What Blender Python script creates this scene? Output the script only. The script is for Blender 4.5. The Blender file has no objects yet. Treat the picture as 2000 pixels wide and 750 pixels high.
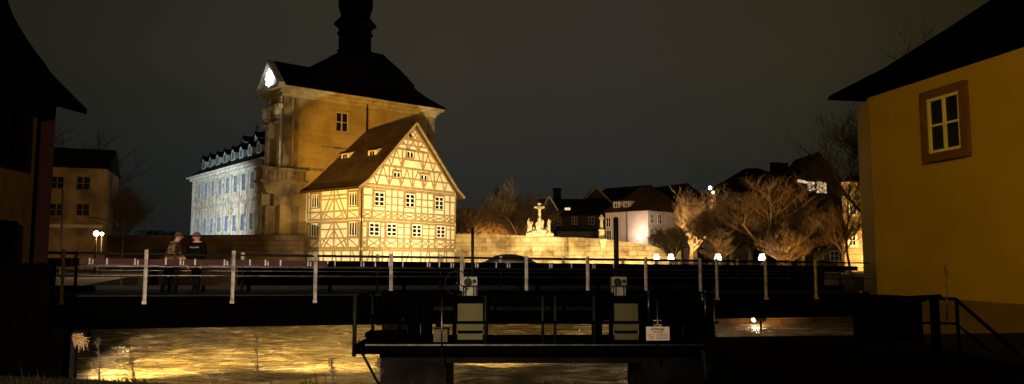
import bpy, math, random
from mathutils import Vector, Matrix, noise
random.seed(7)
R = math.radians
sc = bpy.context.scene
C = sc.collection
EYE = 1.7                      # eye height over the near bank (z = 0); the river lies at WATER
WATER = -2.3
F = 1440.0                     # focal length in photo pixels (2000 wide)
PITCH = math.atan(130 / F)

# ------------------------------------------------------------------ camera, sky, exposure
cam = bpy.data.objects.new('camera', bpy.data.cameras.new('camera'))
C.objects.link(cam)
cam.location = (0, 0, EYE)
cam.rotation_euler = (math.pi / 2 + PITCH, 0, 0)
cam.data.sensor_width = 36
cam.data.lens = F / 2000 * 36
cam.data.clip_start = .1
cam.data.clip_end = 3000
sc.camera = cam
sc.view_settings.view_transform = 'Standard'
sc.view_settings.look = 'None'
sc.view_settings.gamma = 1
sc.view_settings.exposure = 0
sc.cycles.use_denoising = True
sc.cycles.max_bounces = 5
sc.cycles.diffuse_bounces = 2
sc.cycles.glossy_bounces = 3
sc.cycles.transparent_max_bounces = 6
sc.cycles.sample_clamp_indirect = 4
sc.cycles.caustics_reflective = False
sc.cycles.caustics_refractive = False

w = bpy.data.worlds.new('World'); sc.world = w
w.use_nodes = True
nt = w.node_tree; nt.nodes.clear()
N = nt.nodes.new; L = nt.links.new
out = N('ShaderNodeOutputWorld')
sky = N('ShaderNodeTexSky'); sky.sky_type = 'NISHITA'; sky.sun_disc = False
sky.sun_elevation = R(-8); sky.sun_rotation = R(200)
bg1 = N('ShaderNodeBackground'); bg1.inputs[1].default_value = .05
L(sky.outputs[0], bg1.inputs[0])
tc = N('ShaderNodeTexCoord'); sep = N('ShaderNodeSeparateXYZ'); L(tc.outputs['Generated'], sep.inputs[0])
# town glow under a thin overcast: height ramp x azimuth ramp x soft cloud mottling
rz = N('ShaderNodeValToRGB'); L(sep.outputs['Z'], rz.inputs[0])
e = rz.color_ramp.elements
e[0].position = 0; e[0].color = (.0130, .0152, .0150, 1)
e[1].position = .45; e[1].color = (.0300, .0250, .0160, 1)
m_ = rz.color_ramp.elements.new(.13); m_.color = (.0235, .0238, .0205, 1)
m_ = rz.color_ramp.elements.new(.25); m_.color = (.0320, .0278, .0205, 1)
ax = N('ShaderNodeMapRange'); L(sep.outputs['X'], ax.inputs[0])
ax.inputs[1].default_value = -.62; ax.inputs[2].default_value = .62
rx = N('ShaderNodeValToRGB'); L(ax.outputs[0], rx.inputs[0])
e = rx.color_ramp.elements
e[0].position = 0; e[0].color = (.42, .44, .34, 1)
e[1].position = 1; e[1].color = (.42, .36, .08, 1)
for p_, c_ in ((.2, (.72, .78, .78)), (.42, (1.05, 1.02, .98)), (.62, (1.0, .98, 1.0)), (.8, (.84, .80, .58))):
    m_ = rx.color_ramp.elements.new(p_); m_.color = (*c_, 1)
mx = N('ShaderNodeMix'); mx.data_type = 'RGBA'; mx.blend_type = 'MULTIPLY'; mx.inputs[0].default_value = 1
L(rz.outputs[0], mx.inputs[6]); L(rx.outputs[0], mx.inputs[7])
nz = N('ShaderNodeTexNoise'); nz.inputs['Scale'].default_value = 2.2; nz.inputs['Detail'].default_value = 4
L(tc.outputs['Generated'], nz.inputs[0])
mr = N('ShaderNodeMapRange'); mr.inputs[3].default_value = .82; mr.inputs[4].default_value = 1.18; L(nz.outputs[0], mr.inputs[0])
mx2 = N('ShaderNodeMix'); mx2.data_type = 'RGBA'; mx2.blend_type = 'MULTIPLY'; mx2.inputs[0].default_value = 1
L(mx.outputs[2], mx2.inputs[6]); L(mr.outputs[0], mx2.inputs[7])
bg2 = N('ShaderNodeBackground'); bg2.inputs[1].default_value = 1.0; L(mx2.outputs[2], bg2.inputs[0])
add = N('ShaderNodeAddShader'); L(bg1.outputs[0], add.inputs[0]); L(bg2.outputs[0], add.inputs[1]); L(add.outputs[0], out.inputs[0])

# ------------------------------------------------------------------ helpers
_ct, _st = math.cos(PITCH), math.sin(PITCH)
def ray(px, py):
    a, b = px - 1000, 375 - py
    return Vector((a, F * _ct - b * _st, F * _st + b * _ct))
def at(px, py, Y):
    r = ray(px, py); return Vector((0, 0, EYE)) + r * (Y / r.y)
def on_plane(px, py, p0, n):
    r = ray(px, py); o = Vector((0, 0, EYE)); p0 = Vector(p0); n = Vector(n)
    return o + r * ((p0 - o).dot(n) / r.dot(n))
H = lambda h: h + EYE

class Frame:
    """a vertical wall: s runs along it, z up, o out of it"""
    def __init__(f, O, d, n):
        f.O = Vector((O[0], O[1], 0)); f.d = Vector((d[0], d[1], 0)).normalized(); f.n = Vector((n[0], n[1], 0)).normalized()
    def p(f, s, z, o=0): return f.O + f.d * s + f.n * o + Vector((0, 0, z))
    def sz(f, px, py, o=0):
        q = on_plane(px, py, f.O + f.n * o, f.n); return ((q - f.O).dot(f.d), q.z)

class MB:
    def __init__(m): m.v = []; m.f = []; m.mi = []; m.sm = []
    def add(m, vs, fs, mi=0, smooth=False):
        b = len(m.v); m.v += [Vector(v) for v in vs]
        for f in fs: m.f.append(tuple(b + i for i in f)); m.mi.append(mi); m.sm.append(smooth)
        return m
    def hexa(m, p, mi=0):
        return m.add(p, [(0, 3, 2, 1), (4, 5, 6, 7), (0, 1, 5, 4), (1, 2, 6, 5), (2, 3, 7, 6), (3, 0, 4, 7)], mi)
    def box(m, x0, x1, y0, y1, z0, z1, mi=0):
        return m.hexa([(x0, y0, z0), (x1, y0, z0), (x1, y1, z0), (x0, y1, z0), (x0, y0, z1), (x1, y0, z1), (x1, y1, z1), (x0, y1, z1)], mi)
    def fbox(m, fr, s0, s1, z0, z1, o0, o1, mi=0):
        return m.hexa([fr.p(s0, z0, o1), fr.p(s1, z0, o1), fr.p(s1, z0, o0), fr.p(s0, z0, o0), fr.p(s0, z1, o1), fr.p(s1, z1, o1), fr.p(s1, z1, o0), fr.p(s0, z1, o0)], mi)
    def beam(m, fr, a, b, w, o0, o1, mi=0):
        a = Vector(a); b = Vector(b); t = (b - a); ln = t.length
        if ln < 1e-4: return m
        q = Vector((-t.y, t.x)) / ln * (w / 2)
        c = [a - q, b - q, b + q, a + q]
        return m.hexa([fr.p(k.x, k.y, o1) for k in c] + [fr.p(k.x, k.y, o0) for k in c], mi)
    def prism(m, poly, off, mi=0):
        """poly: 3-D outline, pushed by vector off"""
        n = len(poly); off = Vector(off); poly = [Vector(p) for p in poly]
        fs = [tuple(range(n)), tuple(range(2 * n - 1, n - 1, -1))] + [(i, i + n, (i + 1) % n + n, (i + 1) % n) for i in range(n)]
        return m.add(poly + [p + off for p in poly], fs, mi)
    def tube(m, pts, r, seg=8, mi=0, cap=True, smooth=True):
        pts = [Vector(p) for p in pts]; n = len(pts)
        rs = r if isinstance(r, (list, tuple)) else [r] * n
        base = len(m.v); prev = None
        for i, p in enumerate(pts):
            t = (pts[min(i + 1, n - 1)] - pts[max(i - 1, 0)])
            t = t.normalized() if t.length > 1e-9 else Vector((0, 0, 1))
            if prev is None:
                a = Vector((0, 0, 1)) if abs(t.z) < .9 else Vector((1, 0, 0)); u = t.cross(a).normalized()
            else: u = (prev - t * prev.dot(t)).normalized()
            prev = u; v = t.cross(u)
            for k in range(seg):
                a = 2 * math.pi * k / seg; m.v.append(p + (u * math.cos(a) + v * math.sin(a)) * rs[i])
        for i in range(n - 1):
            for k in range(seg):
                a, b = base + i * seg + k, base + i * seg + (k + 1) % seg
                m.f.append((a, b, b + seg, a + seg)); m.mi.append(mi); m.sm.append(smooth)
        if cap and seg > 2:
            m.f.append(tuple(base + k for k in reversed(range(seg)))); m.mi.append(mi); m.sm.append(False)
            m.f.append(tuple(base + (n - 1) * seg + k for k in range(seg))); m.mi.append(mi); m.sm.append(False)
        return m
    def lathe(m, c, prof, seg=16, mi=0, sx=1, smooth=True, rot=0):
        c = Vector(c); base = len(m.v)
        for r, z in prof:
            for k in range(seg):
                a = 2 * math.pi * k / seg + rot; m.v.append(c + Vector((r * math.cos(a) * sx, r * math.sin(a), z)))
        for i in range(len(prof) - 1):
            for k in range(seg):
                a, b = base + i * seg + k, base + i * seg + (k + 1) % seg
                m.f.append((a, b, b + seg, a + seg)); m.mi.append(mi); m.sm.append(smooth)
        m.f.append(tuple(base + k for k in reversed(range(seg)))); m.mi.append(mi); m.sm.append(False)
        m.f.append(tuple(base + (len(prof) - 1) * seg + k for k in range(seg))); m.mi.append(mi); m.sm.append(False)
        return m
    def build(m, name, mats, parent=None, **tags):
        if not isinstance(mats, (list, tuple)): mats = [mats]
        org = Vector((0, 0, 0)); q = parent
        while q is not None: org += q.location; q = q.parent
        me = bpy.data.meshes.new(name)
        me.from_pydata([v - org for v in m.v], [], m.f)
        for k in mats: me.materials.append(k)
        me.polygons.foreach_set('material_index', m.mi); me.polygons.foreach_set('use_smooth', m.sm)
        uv = me.uv_layers.new(name='UVMap').data
        for p in me.polygons:
            n = p.normal
            if abs(n.z) < .75 and (abs(n.x) + abs(n.y)) > 1e-6:
                t = Vector((-n.y, n.x, 0)).normalized(); b = n.cross(t)
                if b.z < 0: b = -b
            else: t = Vector((1, 0, 0)); b = Vector((0, 1, 0))
            for li in p.loop_indices:
                v = m.v[me.loops[li].vertex_index]; uv[li].uv = (v.dot(t), v.dot(b))
        me.update()
        o = bpy.data.objects.new(name, me); C.objects.link(o)
        if parent is not None: o.parent = parent
        for k, v in tags.items():
            if v: o[k] = v
        return o
def thing(name, loc, label, category, group=None):
    o = bpy.data.objects.new(name, None); C.objects.link(o); o.location = loc; o.empty_display_size = .3
    o['label'] = label; o['category'] = category
    if group: o['group'] = group
    return o
def copy_tree(o, parent=None):
    c = o.copy(); C.objects.link(c); c.parent = parent
    for ch in list(o.children): copy_tree(ch, c)
    return c

# ------------------------------------------------------------------ materials
def mat(name, col, rough=.8, col2=None, scale=3., metal=0, bump=0, bscale=None, spec=None, detail=5, contrast=(.35, .65), coord='Object', stretch=None, streak=0):
    m = bpy.data.materials.new(name); m.use_nodes = True; t = m.node_tree; b = t.nodes['Principled BSDF']
    b.inputs['Base Color'].default_value = (*col, 1); b.inputs['Roughness'].default_value = rough; b.inputs['Metallic'].default_value = metal
    if spec is not None: b.inputs['Specular IOR Level'].default_value = spec
    co = t.nodes.new('ShaderNodeTexCoord'); mp = t.nodes.new('ShaderNodeMapping'); t.links.new(co.outputs[coord], mp.inputs[0])
    if stretch: mp.inputs['Scale'].default_value = stretch
    if col2:
        n = t.nodes.new('ShaderNodeTexNoise'); n.inputs['Scale'].default_value = scale; n.inputs['Detail'].default_value = detail
        t.links.new(mp.outputs[0], n.inputs[0])
        r = t.nodes.new('ShaderNodeValToRGB'); r.color_ramp.elements[0].position = contrast[0]; r.color_ramp.elements[1].position = contrast[1]
        r.color_ramp.elements[0].color = (*col, 1); r.color_ramp.elements[1].color = (*col2, 1)
        t.links.new(n.outputs[0], r.inputs[0]); t.links.new(r.outputs[0], b.inputs['Base Color'])
    if bump:
        n = t.nodes.new('ShaderNodeTexNoise'); n.inputs['Scale'].default_value = bscale or scale * 4; n.inputs['Detail'].default_value = 6
        t.links.new(mp.outputs[0], n.inputs[0])
        bp = t.nodes.new('ShaderNodeBump'); bp.inputs['Strength'].default_value = bump; bp.inputs['Distance'].default_value = .05
        t.links.new(n.outputs[0], bp.inputs['Height']); t.links.new(bp.outputs[0], b.inputs['Normal'])
    return m
def masonry(name, c1, c2, mortar, bw=.9, bh=.42, stain=(.5, .45, .35), rough=.9, mort=.02):
    m = bpy.data.materials.new(name); m.use_nodes = True; t = m.node_tree; b = t.nodes['Principled BSDF']; b.inputs['Roughness'].default_value = rough; b.inputs['Specular IOR Level'].default_value = .1
    nn = t.nodes.new; ll = t.links.new
    uv = nn('ShaderNodeTexCoord'); wn = nn('ShaderNodeTexNoise'); wn.inputs['Scale'].default_value = .7; wn.inputs['Detail'].default_value = 2
    ll(uv.outputs['UV'], wn.inputs[0])
    va = nn('ShaderNodeVectorMath'); va.operation = 'MULTIPLY_ADD'; va.inputs[1].default_value = (.12, .12, 0); ll(wn.outputs[1], va.inputs[0]); ll(uv.outputs['UV'], va.inputs[2])
    br = nn('ShaderNodeTexBrick'); br.inputs['Scale'].default_value = 1; br.inputs['Brick Width'].default_value = bw; br.inputs['Row Height'].default_value = bh
    br.inputs['Mortar Size'].default_value = mort; br.inputs['Mortar Smooth'].default_value = .4; br.inputs['Bias'].default_value = 0
    br.inputs['Color1'].default_value = (*c1, 1); br.inputs['Color2'].default_value = (*c2, 1); br.inputs['Mortar'].default_value = (*mortar, 1)
    br.offset = .5; br.squash = 1.3; br.squash_frequency = 3
    ll(va.outputs[0], br.inputs[0])
    n1 = nn('ShaderNodeTexNoise'); n1.inputs['Scale'].default_value = .45; n1.inputs['Detail'].default_value = 7; n1.inputs['Roughness'].default_value = .65; ll(uv.outputs['UV'], n1.inputs[0])
    r = nn('ShaderNodeValToRGB'); r.color_ramp.elements[0].position = .36; r.color_ramp.elements[1].position = .6
    r.color_ramp.elements[0].color = (*stain, 1); r.color_ramp.elements[1].color = (1, 1, 1, 1); ll(n1.outputs[0], r.inputs[0])
    mx = nn('ShaderNodeMix'); mx.data_type = 'RGBA'; mx.blend_type = 'MULTIPLY'; mx.inputs[0].default_value = 1
    ll(br.outputs[0], mx.inputs[6]); ll(r.outputs[0], mx.inputs[7]); ll(mx.outputs[2], b.inputs['Base Color'])
    n2 = nn('ShaderNodeTexNoise'); n2.inputs['Scale'].default_value = 6; n2.inputs['Detail'].default_value = 6; ll(uv.outputs['UV'], n2.inputs[0])
    sb = nn('ShaderNodeMath'); sb.operation = 'SUBTRACT'; ll(n2.outputs[0], sb.inputs[0]); ll(br.outputs[1], sb.inputs[1])
    bp = nn('ShaderNodeBump'); bp.inputs['Strength'].default_value = .6; bp.inputs['Distance'].default_value = .05; ll(sb.outputs[0], bp.inputs['Height']); ll(bp.outputs[0], b.inputs['Normal'])
    return m
def tiles(name, c1, c2, w=.22, h=.3, rough=.75):
    return masonry(name, c1, c2, tuple(x * .45 for x in c1), bw=w, bh=h, stain=(.6, .55, .5), rough=rough, mort=.025)
def glow(name, col, strength):
    m = bpy.data.materials.new(name); m.use_nodes = True; t = m.node_tree; b = t.nodes['Principled BSDF']
    b.inputs['Base Color'].default_value = (*col, 1); b.inputs['Emission Color'].default_value = (*col, 1); b.inputs['Emission Strength'].default_value = strength
    return m

M = {}
M['plaster'] = mat('lime_plaster', (.80, .70, .50), .9, (.68, .56, .36), 1.4, bump=.15, bscale=14)
M['timber'] = mat('ochre_timber', (.36, .25, .10), .8, (.22, .145, .055), 3., bump=.2)
M['tile_brown'] = tiles('brown_roof_tiles', (.105, .062, .030), (.075, .044, .022))
M['tile_dark'] = tiles('dark_roof_tiles', (.022, .018, .016), (.012, .010, .009), rough=.95)
M['tile_dark'].node_tree.nodes['Principled BSDF'].inputs['Specular IOR Level'].default_value = .08
M['slate'] = mat('black_slate', (.0010, .0010, .0012), .95, (.002, .002, .002), 2, bump=.2, spec=.0)
M['sandstone'] = masonry('sandstone_render', (.40, .28, .11), (.36, .25, .10), (.34, .235, .092), bw=1.5, bh=.6, stain=(.74, .68, .58), mort=.012)
M['sandstone_trim'] = mat('sandstone_trim', (.46, .36, .18), .85, (.30, .22, .10), 1.2, bump=.3, bscale=5)
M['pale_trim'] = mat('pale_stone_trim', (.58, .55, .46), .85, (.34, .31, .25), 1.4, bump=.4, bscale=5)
M['dormer_grey'] = mat('grey_green_dormer_paint', (.26, .30, .26), .85, (.14, .16, .13), 2)
M['weathered'] = mat('weathered_stone', (.26, .18, .085), .9, (.09, .06, .03), .9, bump=.5, bscale=4, contrast=(.36, .66))
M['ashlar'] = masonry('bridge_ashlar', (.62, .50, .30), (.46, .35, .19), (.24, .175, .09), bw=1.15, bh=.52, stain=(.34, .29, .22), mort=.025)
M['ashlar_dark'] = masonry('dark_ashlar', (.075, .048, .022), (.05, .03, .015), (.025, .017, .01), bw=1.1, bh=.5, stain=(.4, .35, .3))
M['statue'] = mat('weathered_statue_stone', (.72, .62, .42), .8, (.34, .26, .15), 2.6, bump=.35, bscale=9)
M['sash'] = mat('white_sash', (.74, .70, .60), .6)
M['sash_blue'] = mat('blue_grey_sash', (.40, .48, .55), .6)
M['pane'] = mat('dark_window_glass', (.008, .008, .009), .25, spec=.25)
M['pane_blue'] = mat('blue_grey_window_glass', (.05, .07, .10), .3)
M['metal_rail'] = mat('galvanised_rail', (.16, .15, .14), .34, (.08, .075, .07), 8, metal=1)
M['metal_dark'] = mat('dark_steel', (.007, .006, .005), .6, (.003, .003, .0025), 4, spec=.15)
M['metal_black'] = mat('black_painted_steel', (.0012, .0011, .001), .95, (.0006, .0006, .0006), 4, spec=.0)
M['white_paint'] = mat('worn_white_paint', (.52, .47, .42), .6, (.20, .16, .13), 6, contrast=(.42, .72))
M['red_board'] = mat('red_brown_board', (.05, .014, .008), .85, (.03, .009, .006), 5)
M['concrete'] = mat('wet_black_concrete', (.009, .007, .005), .9, (.0015, .0012, .001), 1.4, bump=.4, bscale=8, spec=.08)
M['gate_plate'] = mat('olive_gate_plate', (.075, .066, .012), .8, (.045, .04, .008), 1.6, bump=.2, bscale=10)
M['gear_paint'] = mat('grey_green_gearbox_paint', (.19, .19, .11), .6, (.09, .085, .045), 5)
M['bank'] = mat('dark_bank_soil', (.006, .0045, .003), .98, (.004, .003, .002), 1.5, bump=.5, bscale=5)
M['ground'] = mat('dark_wet_soil', (.010, .009, .007), .98, (.006, .005, .004), 3, bump=.2, spec=.03)
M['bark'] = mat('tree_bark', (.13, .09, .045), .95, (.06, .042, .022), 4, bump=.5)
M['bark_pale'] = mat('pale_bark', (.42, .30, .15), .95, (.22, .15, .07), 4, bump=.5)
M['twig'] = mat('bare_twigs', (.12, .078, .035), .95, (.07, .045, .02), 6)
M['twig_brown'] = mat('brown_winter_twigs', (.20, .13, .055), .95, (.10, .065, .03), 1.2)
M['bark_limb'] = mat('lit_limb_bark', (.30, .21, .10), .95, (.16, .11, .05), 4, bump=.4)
M['leaf_dark'] = mat('dark_leaves', (.035, .045, .018), .8, (.018, .024, .010), 5)
M['house_yellow'] = mat('mustard_render', (.46, .32, .045), .95, (.37, .25, .033), .55, bump=.25, bscale=22, contrast=(.3, .75))
M['house_grey'] = mat('red_brown_window_surround', (.16, .075, .035), .9, (.12, .055, .025), 3)
M['plinth'] = mat('darker_render_plinth', (.17, .11, .02), .95, (.12, .075, .014), 1.5, bump=.2)
M['pink'] = mat('pinkish_render', (.62, .48, .38), .95, (.52, .40, .31), .9, bump=.1)
M['cream'] = mat('cream_render', (.50, .42, .28), .95, (.38, .30, .19), .9, bump=.1)
M['brown_render'] = mat('grimy_brown_render', (.30, .19, .09), .95, (.11, .07, .035), .55, bump=.2, contrast=(.38, .62))
M['dark_render'] = mat('dark_house_render', (.045, .035, .025), .95, (.025, .02, .015), 1.)
M['foam'] = mat('foam', (.6, .5, .3), .9)
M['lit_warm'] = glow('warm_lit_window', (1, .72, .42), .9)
M['lit_white'] = glow('white_lamp_light', (1, .93, .85), 9)
M['lit_small'] = glow('white_lantern_light', (1, .9, .78), 3.0)
M['star'] = glow('cold_white_star_light', (.80, .88, 1), 4.5)
M['fixture'] = mat('black_lamp_housing', (.02, .02, .02), .5)

# fresco: pale plaster with soft painted figures, columns and drapery colours
def fresco():
    m = bpy.data.materials.new('painted_fresco'); m.use_nodes = True; t = m.node_tree; b = t.nodes['Principled BSDF']; b.inputs['Roughness'].default_value = .9
    nn = t.nodes.new; ll = t.links.new
    uv = nn('ShaderNodeTexCoord')
    mp = nn('ShaderNodeMapping'); mp.inputs['Scale'].default_value = (.8, .42, 1); ll(uv.outputs['UV'], mp.inputs[0])
    n = nn('ShaderNodeTexNoise'); n.inputs['Scale'].default_value = 1.6; n.inputs['Detail'].default_value = 6; n.inputs['Distortion'].default_value = 1.4; ll(mp.outputs[0], n.inputs[0])
    r = nn('ShaderNodeValToRGB'); ll(n.outputs[0], r.inputs[0]); r.color_ramp.elements[0].position = .30; r.color_ramp.elements[0].color = (.16, .06, .03, 1)
    r.color_ramp.elements[1].position = .72; r.color_ramp.elements[1].color = (.10, .20, .27, 1)
    for p, c in ((.39, (.34, .17, .09)), (.45, (.56, .47, .34)), (.52, (.62, .58, .46)), (.58, (.40, .30, .14)), (.64, (.30, .36, .32))):
        q = r.color_ramp.elements.new(p); q.color = (*c, 1)
    v = nn('ShaderNodeTexNoise'); v.inputs['Scale'].default_value = 7; v.inputs['Detail'].default_value = 5; ll(mp.outputs[0], v.inputs[0])
    mr = nn('ShaderNodeMapRange'); mr.inputs[1].default_value = .3; mr.inputs[2].default_value = .7; mr.inputs[3].default_value = .6; mr.inputs[4].default_value = 1.15; ll(v.outputs[0], mr.inputs[0])
    mx = nn('ShaderNodeMix'); mx.data_type = 'RGBA'; mx.blend_type = 'MULTIPLY'; mx.inputs[0].default_value = 1
    ll(r.outputs[0], mx.inputs[6]); ll(mr.outputs[0], mx.inputs[7]); ll(mx.outputs[2], b.inputs['Base Color'])
    return m
M['fresco'] = fresco()

def water_mat():
    m = bpy.data.materials.new('muddy_river_water'); m.use_nodes = True; t = m.node_tree; b = t.nodes['Principled BSDF']
    nn = t.nodes.new; ll = t.links.new
    b.inputs['Roughness'].default_value = .2; b.inputs['IOR'].default_value = 1.33
    g = nn('ShaderNodeTexCoord')
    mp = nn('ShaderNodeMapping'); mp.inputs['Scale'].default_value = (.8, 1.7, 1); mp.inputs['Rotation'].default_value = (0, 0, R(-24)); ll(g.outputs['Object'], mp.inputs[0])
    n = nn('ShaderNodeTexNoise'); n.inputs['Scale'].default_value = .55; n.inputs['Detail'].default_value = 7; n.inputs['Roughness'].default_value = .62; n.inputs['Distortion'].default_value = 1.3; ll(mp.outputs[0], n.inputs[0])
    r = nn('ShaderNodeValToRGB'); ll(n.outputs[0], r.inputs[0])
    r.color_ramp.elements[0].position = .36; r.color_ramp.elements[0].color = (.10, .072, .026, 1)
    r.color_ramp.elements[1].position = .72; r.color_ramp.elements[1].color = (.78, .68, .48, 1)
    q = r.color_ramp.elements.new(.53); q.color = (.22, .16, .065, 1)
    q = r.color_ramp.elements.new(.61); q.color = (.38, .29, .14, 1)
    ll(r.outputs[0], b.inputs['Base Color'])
    n2 = nn('ShaderNodeTexNoise'); n2.inputs['Scale'].default_value = 1.6; n2.inputs['Detail'].default_value = 6; n2.inputs['Distortion'].default_value = .8; ll(mp.outputs[0], n2.inputs[0])
    ad = nn('ShaderNodeMath'); ad.operation = 'ADD'; ll(n.outputs[0], ad.inputs[0]); ll(n2.outputs[0], ad.inputs[1])
    bp = nn('ShaderNodeBump'); bp.inputs['Strength'].default_value = 1.0; bp.inputs['Distance'].default_value = .45; ll(ad.outputs[0], bp.inputs['Height']); ll(bp.outputs[0], b.inputs['Normal'])
    return m
M['water'] = water_mat()

# ------------------------------------------------------------------ setting: ground, river, banks
MB().add([(-1500, -300, -6), (1500, -300, -6), (1500, 2500, -6), (-1500, 2500, -6)], [(0, 1, 2, 3)]).build('ground', M['bank'], kind='structure')
def grid_sheet(x0, x1, y0, y1, z, step, fz):
    m = MB(); nx = int((x1 - x0) / step); ny = int((y1 - y0) / step); vs = []
    for j in range(ny + 1):
        for i in range(nx + 1):
            x = x0 + (x1 - x0) * i / nx; y = y0 + (y1 - y0) * j / ny; vs.append((x, y, z + fz(x, y)))
    m.add(vs, [(j * (nx + 1) + i, j * (nx + 1) + i + 1, (j + 1) * (nx + 1) + i + 1, (j + 1) * (nx + 1) + i) for j in range(ny) for i in range(nx)], 0, True)
    return m
def wave(x, y):
    return (noise.noise(Vector((x * .32, y * .9, 1.3))) * .17 + noise.noise(Vector((x * 1.0, y * 2.2, 5))) * .085) * min(1, max(0, (160 - y) / 60))
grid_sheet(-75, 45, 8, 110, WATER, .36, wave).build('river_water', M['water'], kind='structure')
# near bank (where the photographer stands): edge at about 11 m, further out on the right
nb = MB(); edge = [(-60, 13.5), (-11, 13.2), (-8.6, 12.4), (-7.6, 11.0), (-4, 10.1), (0, 9.9), (3.6, 10.0), (3.9, 16.2), (12, 17.2), (40, 17.5)]
poly = [(x, y, 0) for x, y in edge] + [(40, -60, 0), (-60, -60, 0)]
nb.prism(list(reversed(poly)), (0, 0, -5.5)); nb.build('near_bank', M['ground'], kind='structure')
# land beyond the old bridge and the right-hand bank
fb = MB(); poly = [(-400, 100, 1.2), (-60, 92, 1.2), (-45, 99, 1.2), (-8, 92, 1.2), (8, 92, 1.2), (24, 84, 1.0), (60, 84, 1), (400, 84, 1), (400, 2000, 1.2), (-400, 2000, 1.2)]
fb.prism(list(poly), (0, 0, -6)); fb.build('far_bank', M['bank'], kind='structure')
rb = MB(); poly = [(12.6, 46.5, .4), (24, 47.5, .4), (60, 47.5, .4), (60, 84.5, .9), (22, 84.5, .9), (15, 70, .9), (12, 56, .6)]
rb.prism(list(poly), (0, 0, -5)); rb.build('right_bank', M['bank'], kind='structure')
lb = MB(); poly = [(-120, 20, .3), (-20, 20, .3), (-19, 30, .3), (-27, 55, .6), (-31, 70, .9), (-60, 92, 1), (-120, 92, 1)]
lb.prism(list(poly), (0, 0, -5)); lb.build('left_bank', M['bank'], kind='structure')

# ------------------------------------------------------------------ lamps
def floodlight(loc, target, power, color, label, cone=70, blend=.6, size=.25, base_z=None):
    """a square floodlight on a short post; its spot leaves through the front glass"""
    loc = Vector(loc); target = Vector(target); base_z = WATER - .4 if base_z is None else base_z
    root = thing('floodlight', (loc.x, loc.y, base_z), label, 'floodlight')
    d = (target - loc).normalized(); u = d.cross(Vector((0, 0, 1))).normalized(); v = u.cross(d)
    m = MB()
    c = [loc - u * .25 - v * .2 - d * .3, loc + u * .25 - v * .2 - d * .3, loc + u * .25 + v * .2 - d * .3, loc - u * .25 + v * .2 - d * .3]
    f = [loc - u * .32 - v * .26, loc + u * .32 - v * .26, loc + u * .32 + v * .26, loc - u * .32 + v * .26]
    m.hexa(c + f); m.build('housing', M['fixture'], root)
    g = MB(); gl = [loc + d * .012 + u * a + v * b for a, b in ((-.26, -.2), (.26, -.2), (.26, .2), (-.26, .2))]
    g.prism(gl, d * .01); g.build('lamp_glass', M['lit_white'], root)
    p = MB(); p.tube([(loc.x, loc.y, base_z), (loc.x, loc.y, loc.z - .28 if base_z < loc.z else loc.z + .25)], .06); p.build('post', M['metal_dark'], root)
    li = bpy.data.lights.new('flood_beam', 'SPOT'); li.energy = power; li.color = color; li.spot_size = R(cone); li.spot_blend = blend; li.shadow_soft_size = size
    lo = bpy.data.objects.new('flood_beam', li); C.objects.link(lo); lo.parent = root
    lo.location = loc + d * .1 - root.location; lo.rotation_euler = d.to_track_quat('-Z', 'Y').to_euler()
    return root
def bare_spot(loc, target, power, color, cone, blend, size, root=None):
    loc = Vector(loc); d = (Vector(target) - loc).normalized()
    li = bpy.data.lights.new('lamp_beam', 'SPOT'); li.energy = power; li.color = color; li.spot_size = R(cone); li.spot_blend = blend; li.shadow_soft_size = size
    lo = bpy.data.objects.new('lamp_beam', li); C.objects.link(lo); lo.rotation_euler = d.to_track_quat('-Z', 'Y').to_euler()
    if root is not None: lo.parent = root; lo.location = loc - root.location
    else: lo.location = loc
    return lo
def street_lamp(loc, target, power, color, label, cone=100, base_z=0, size=.2, blend=.8):
    loc = Vector(loc); root = thing('street_lamp', (loc.x, loc.y, base_z), label, 'street lamp')
    d = (Vector(target) - loc); h = Vector((d.x, d.y, 0)).normalized()
    back = loc - h * 1.1
    MB().tube([(back.x, back.y, base_z), (back.x, back.y, loc.z - .3), back + Vector((0, 0, .15)) + h * .3, loc + Vector((0, 0, .2)) - h * .2], [.08, .055, .045, .04]).build('post', M['metal_dark'], root)
    MB().lathe(loc + Vector((0, 0, .03)), [(.24, 0), (.26, .05), (.16, .17), (.04, .2)], 12).build('lamp_head', M['fixture'], root)
    MB().lathe(loc, [(.1, -.03), (.2, .0), (.2, .025)], 12).build('lamp_glass', M['lit_white'], root)
    bare_spot(loc - Vector((0, 0, .1)), target, power, color, cone, blend, size, root)
    return root
WARM = (1, .70, .30); SOD = (1, .56, .12); COOL = (.86, .93, 1.0)

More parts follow.
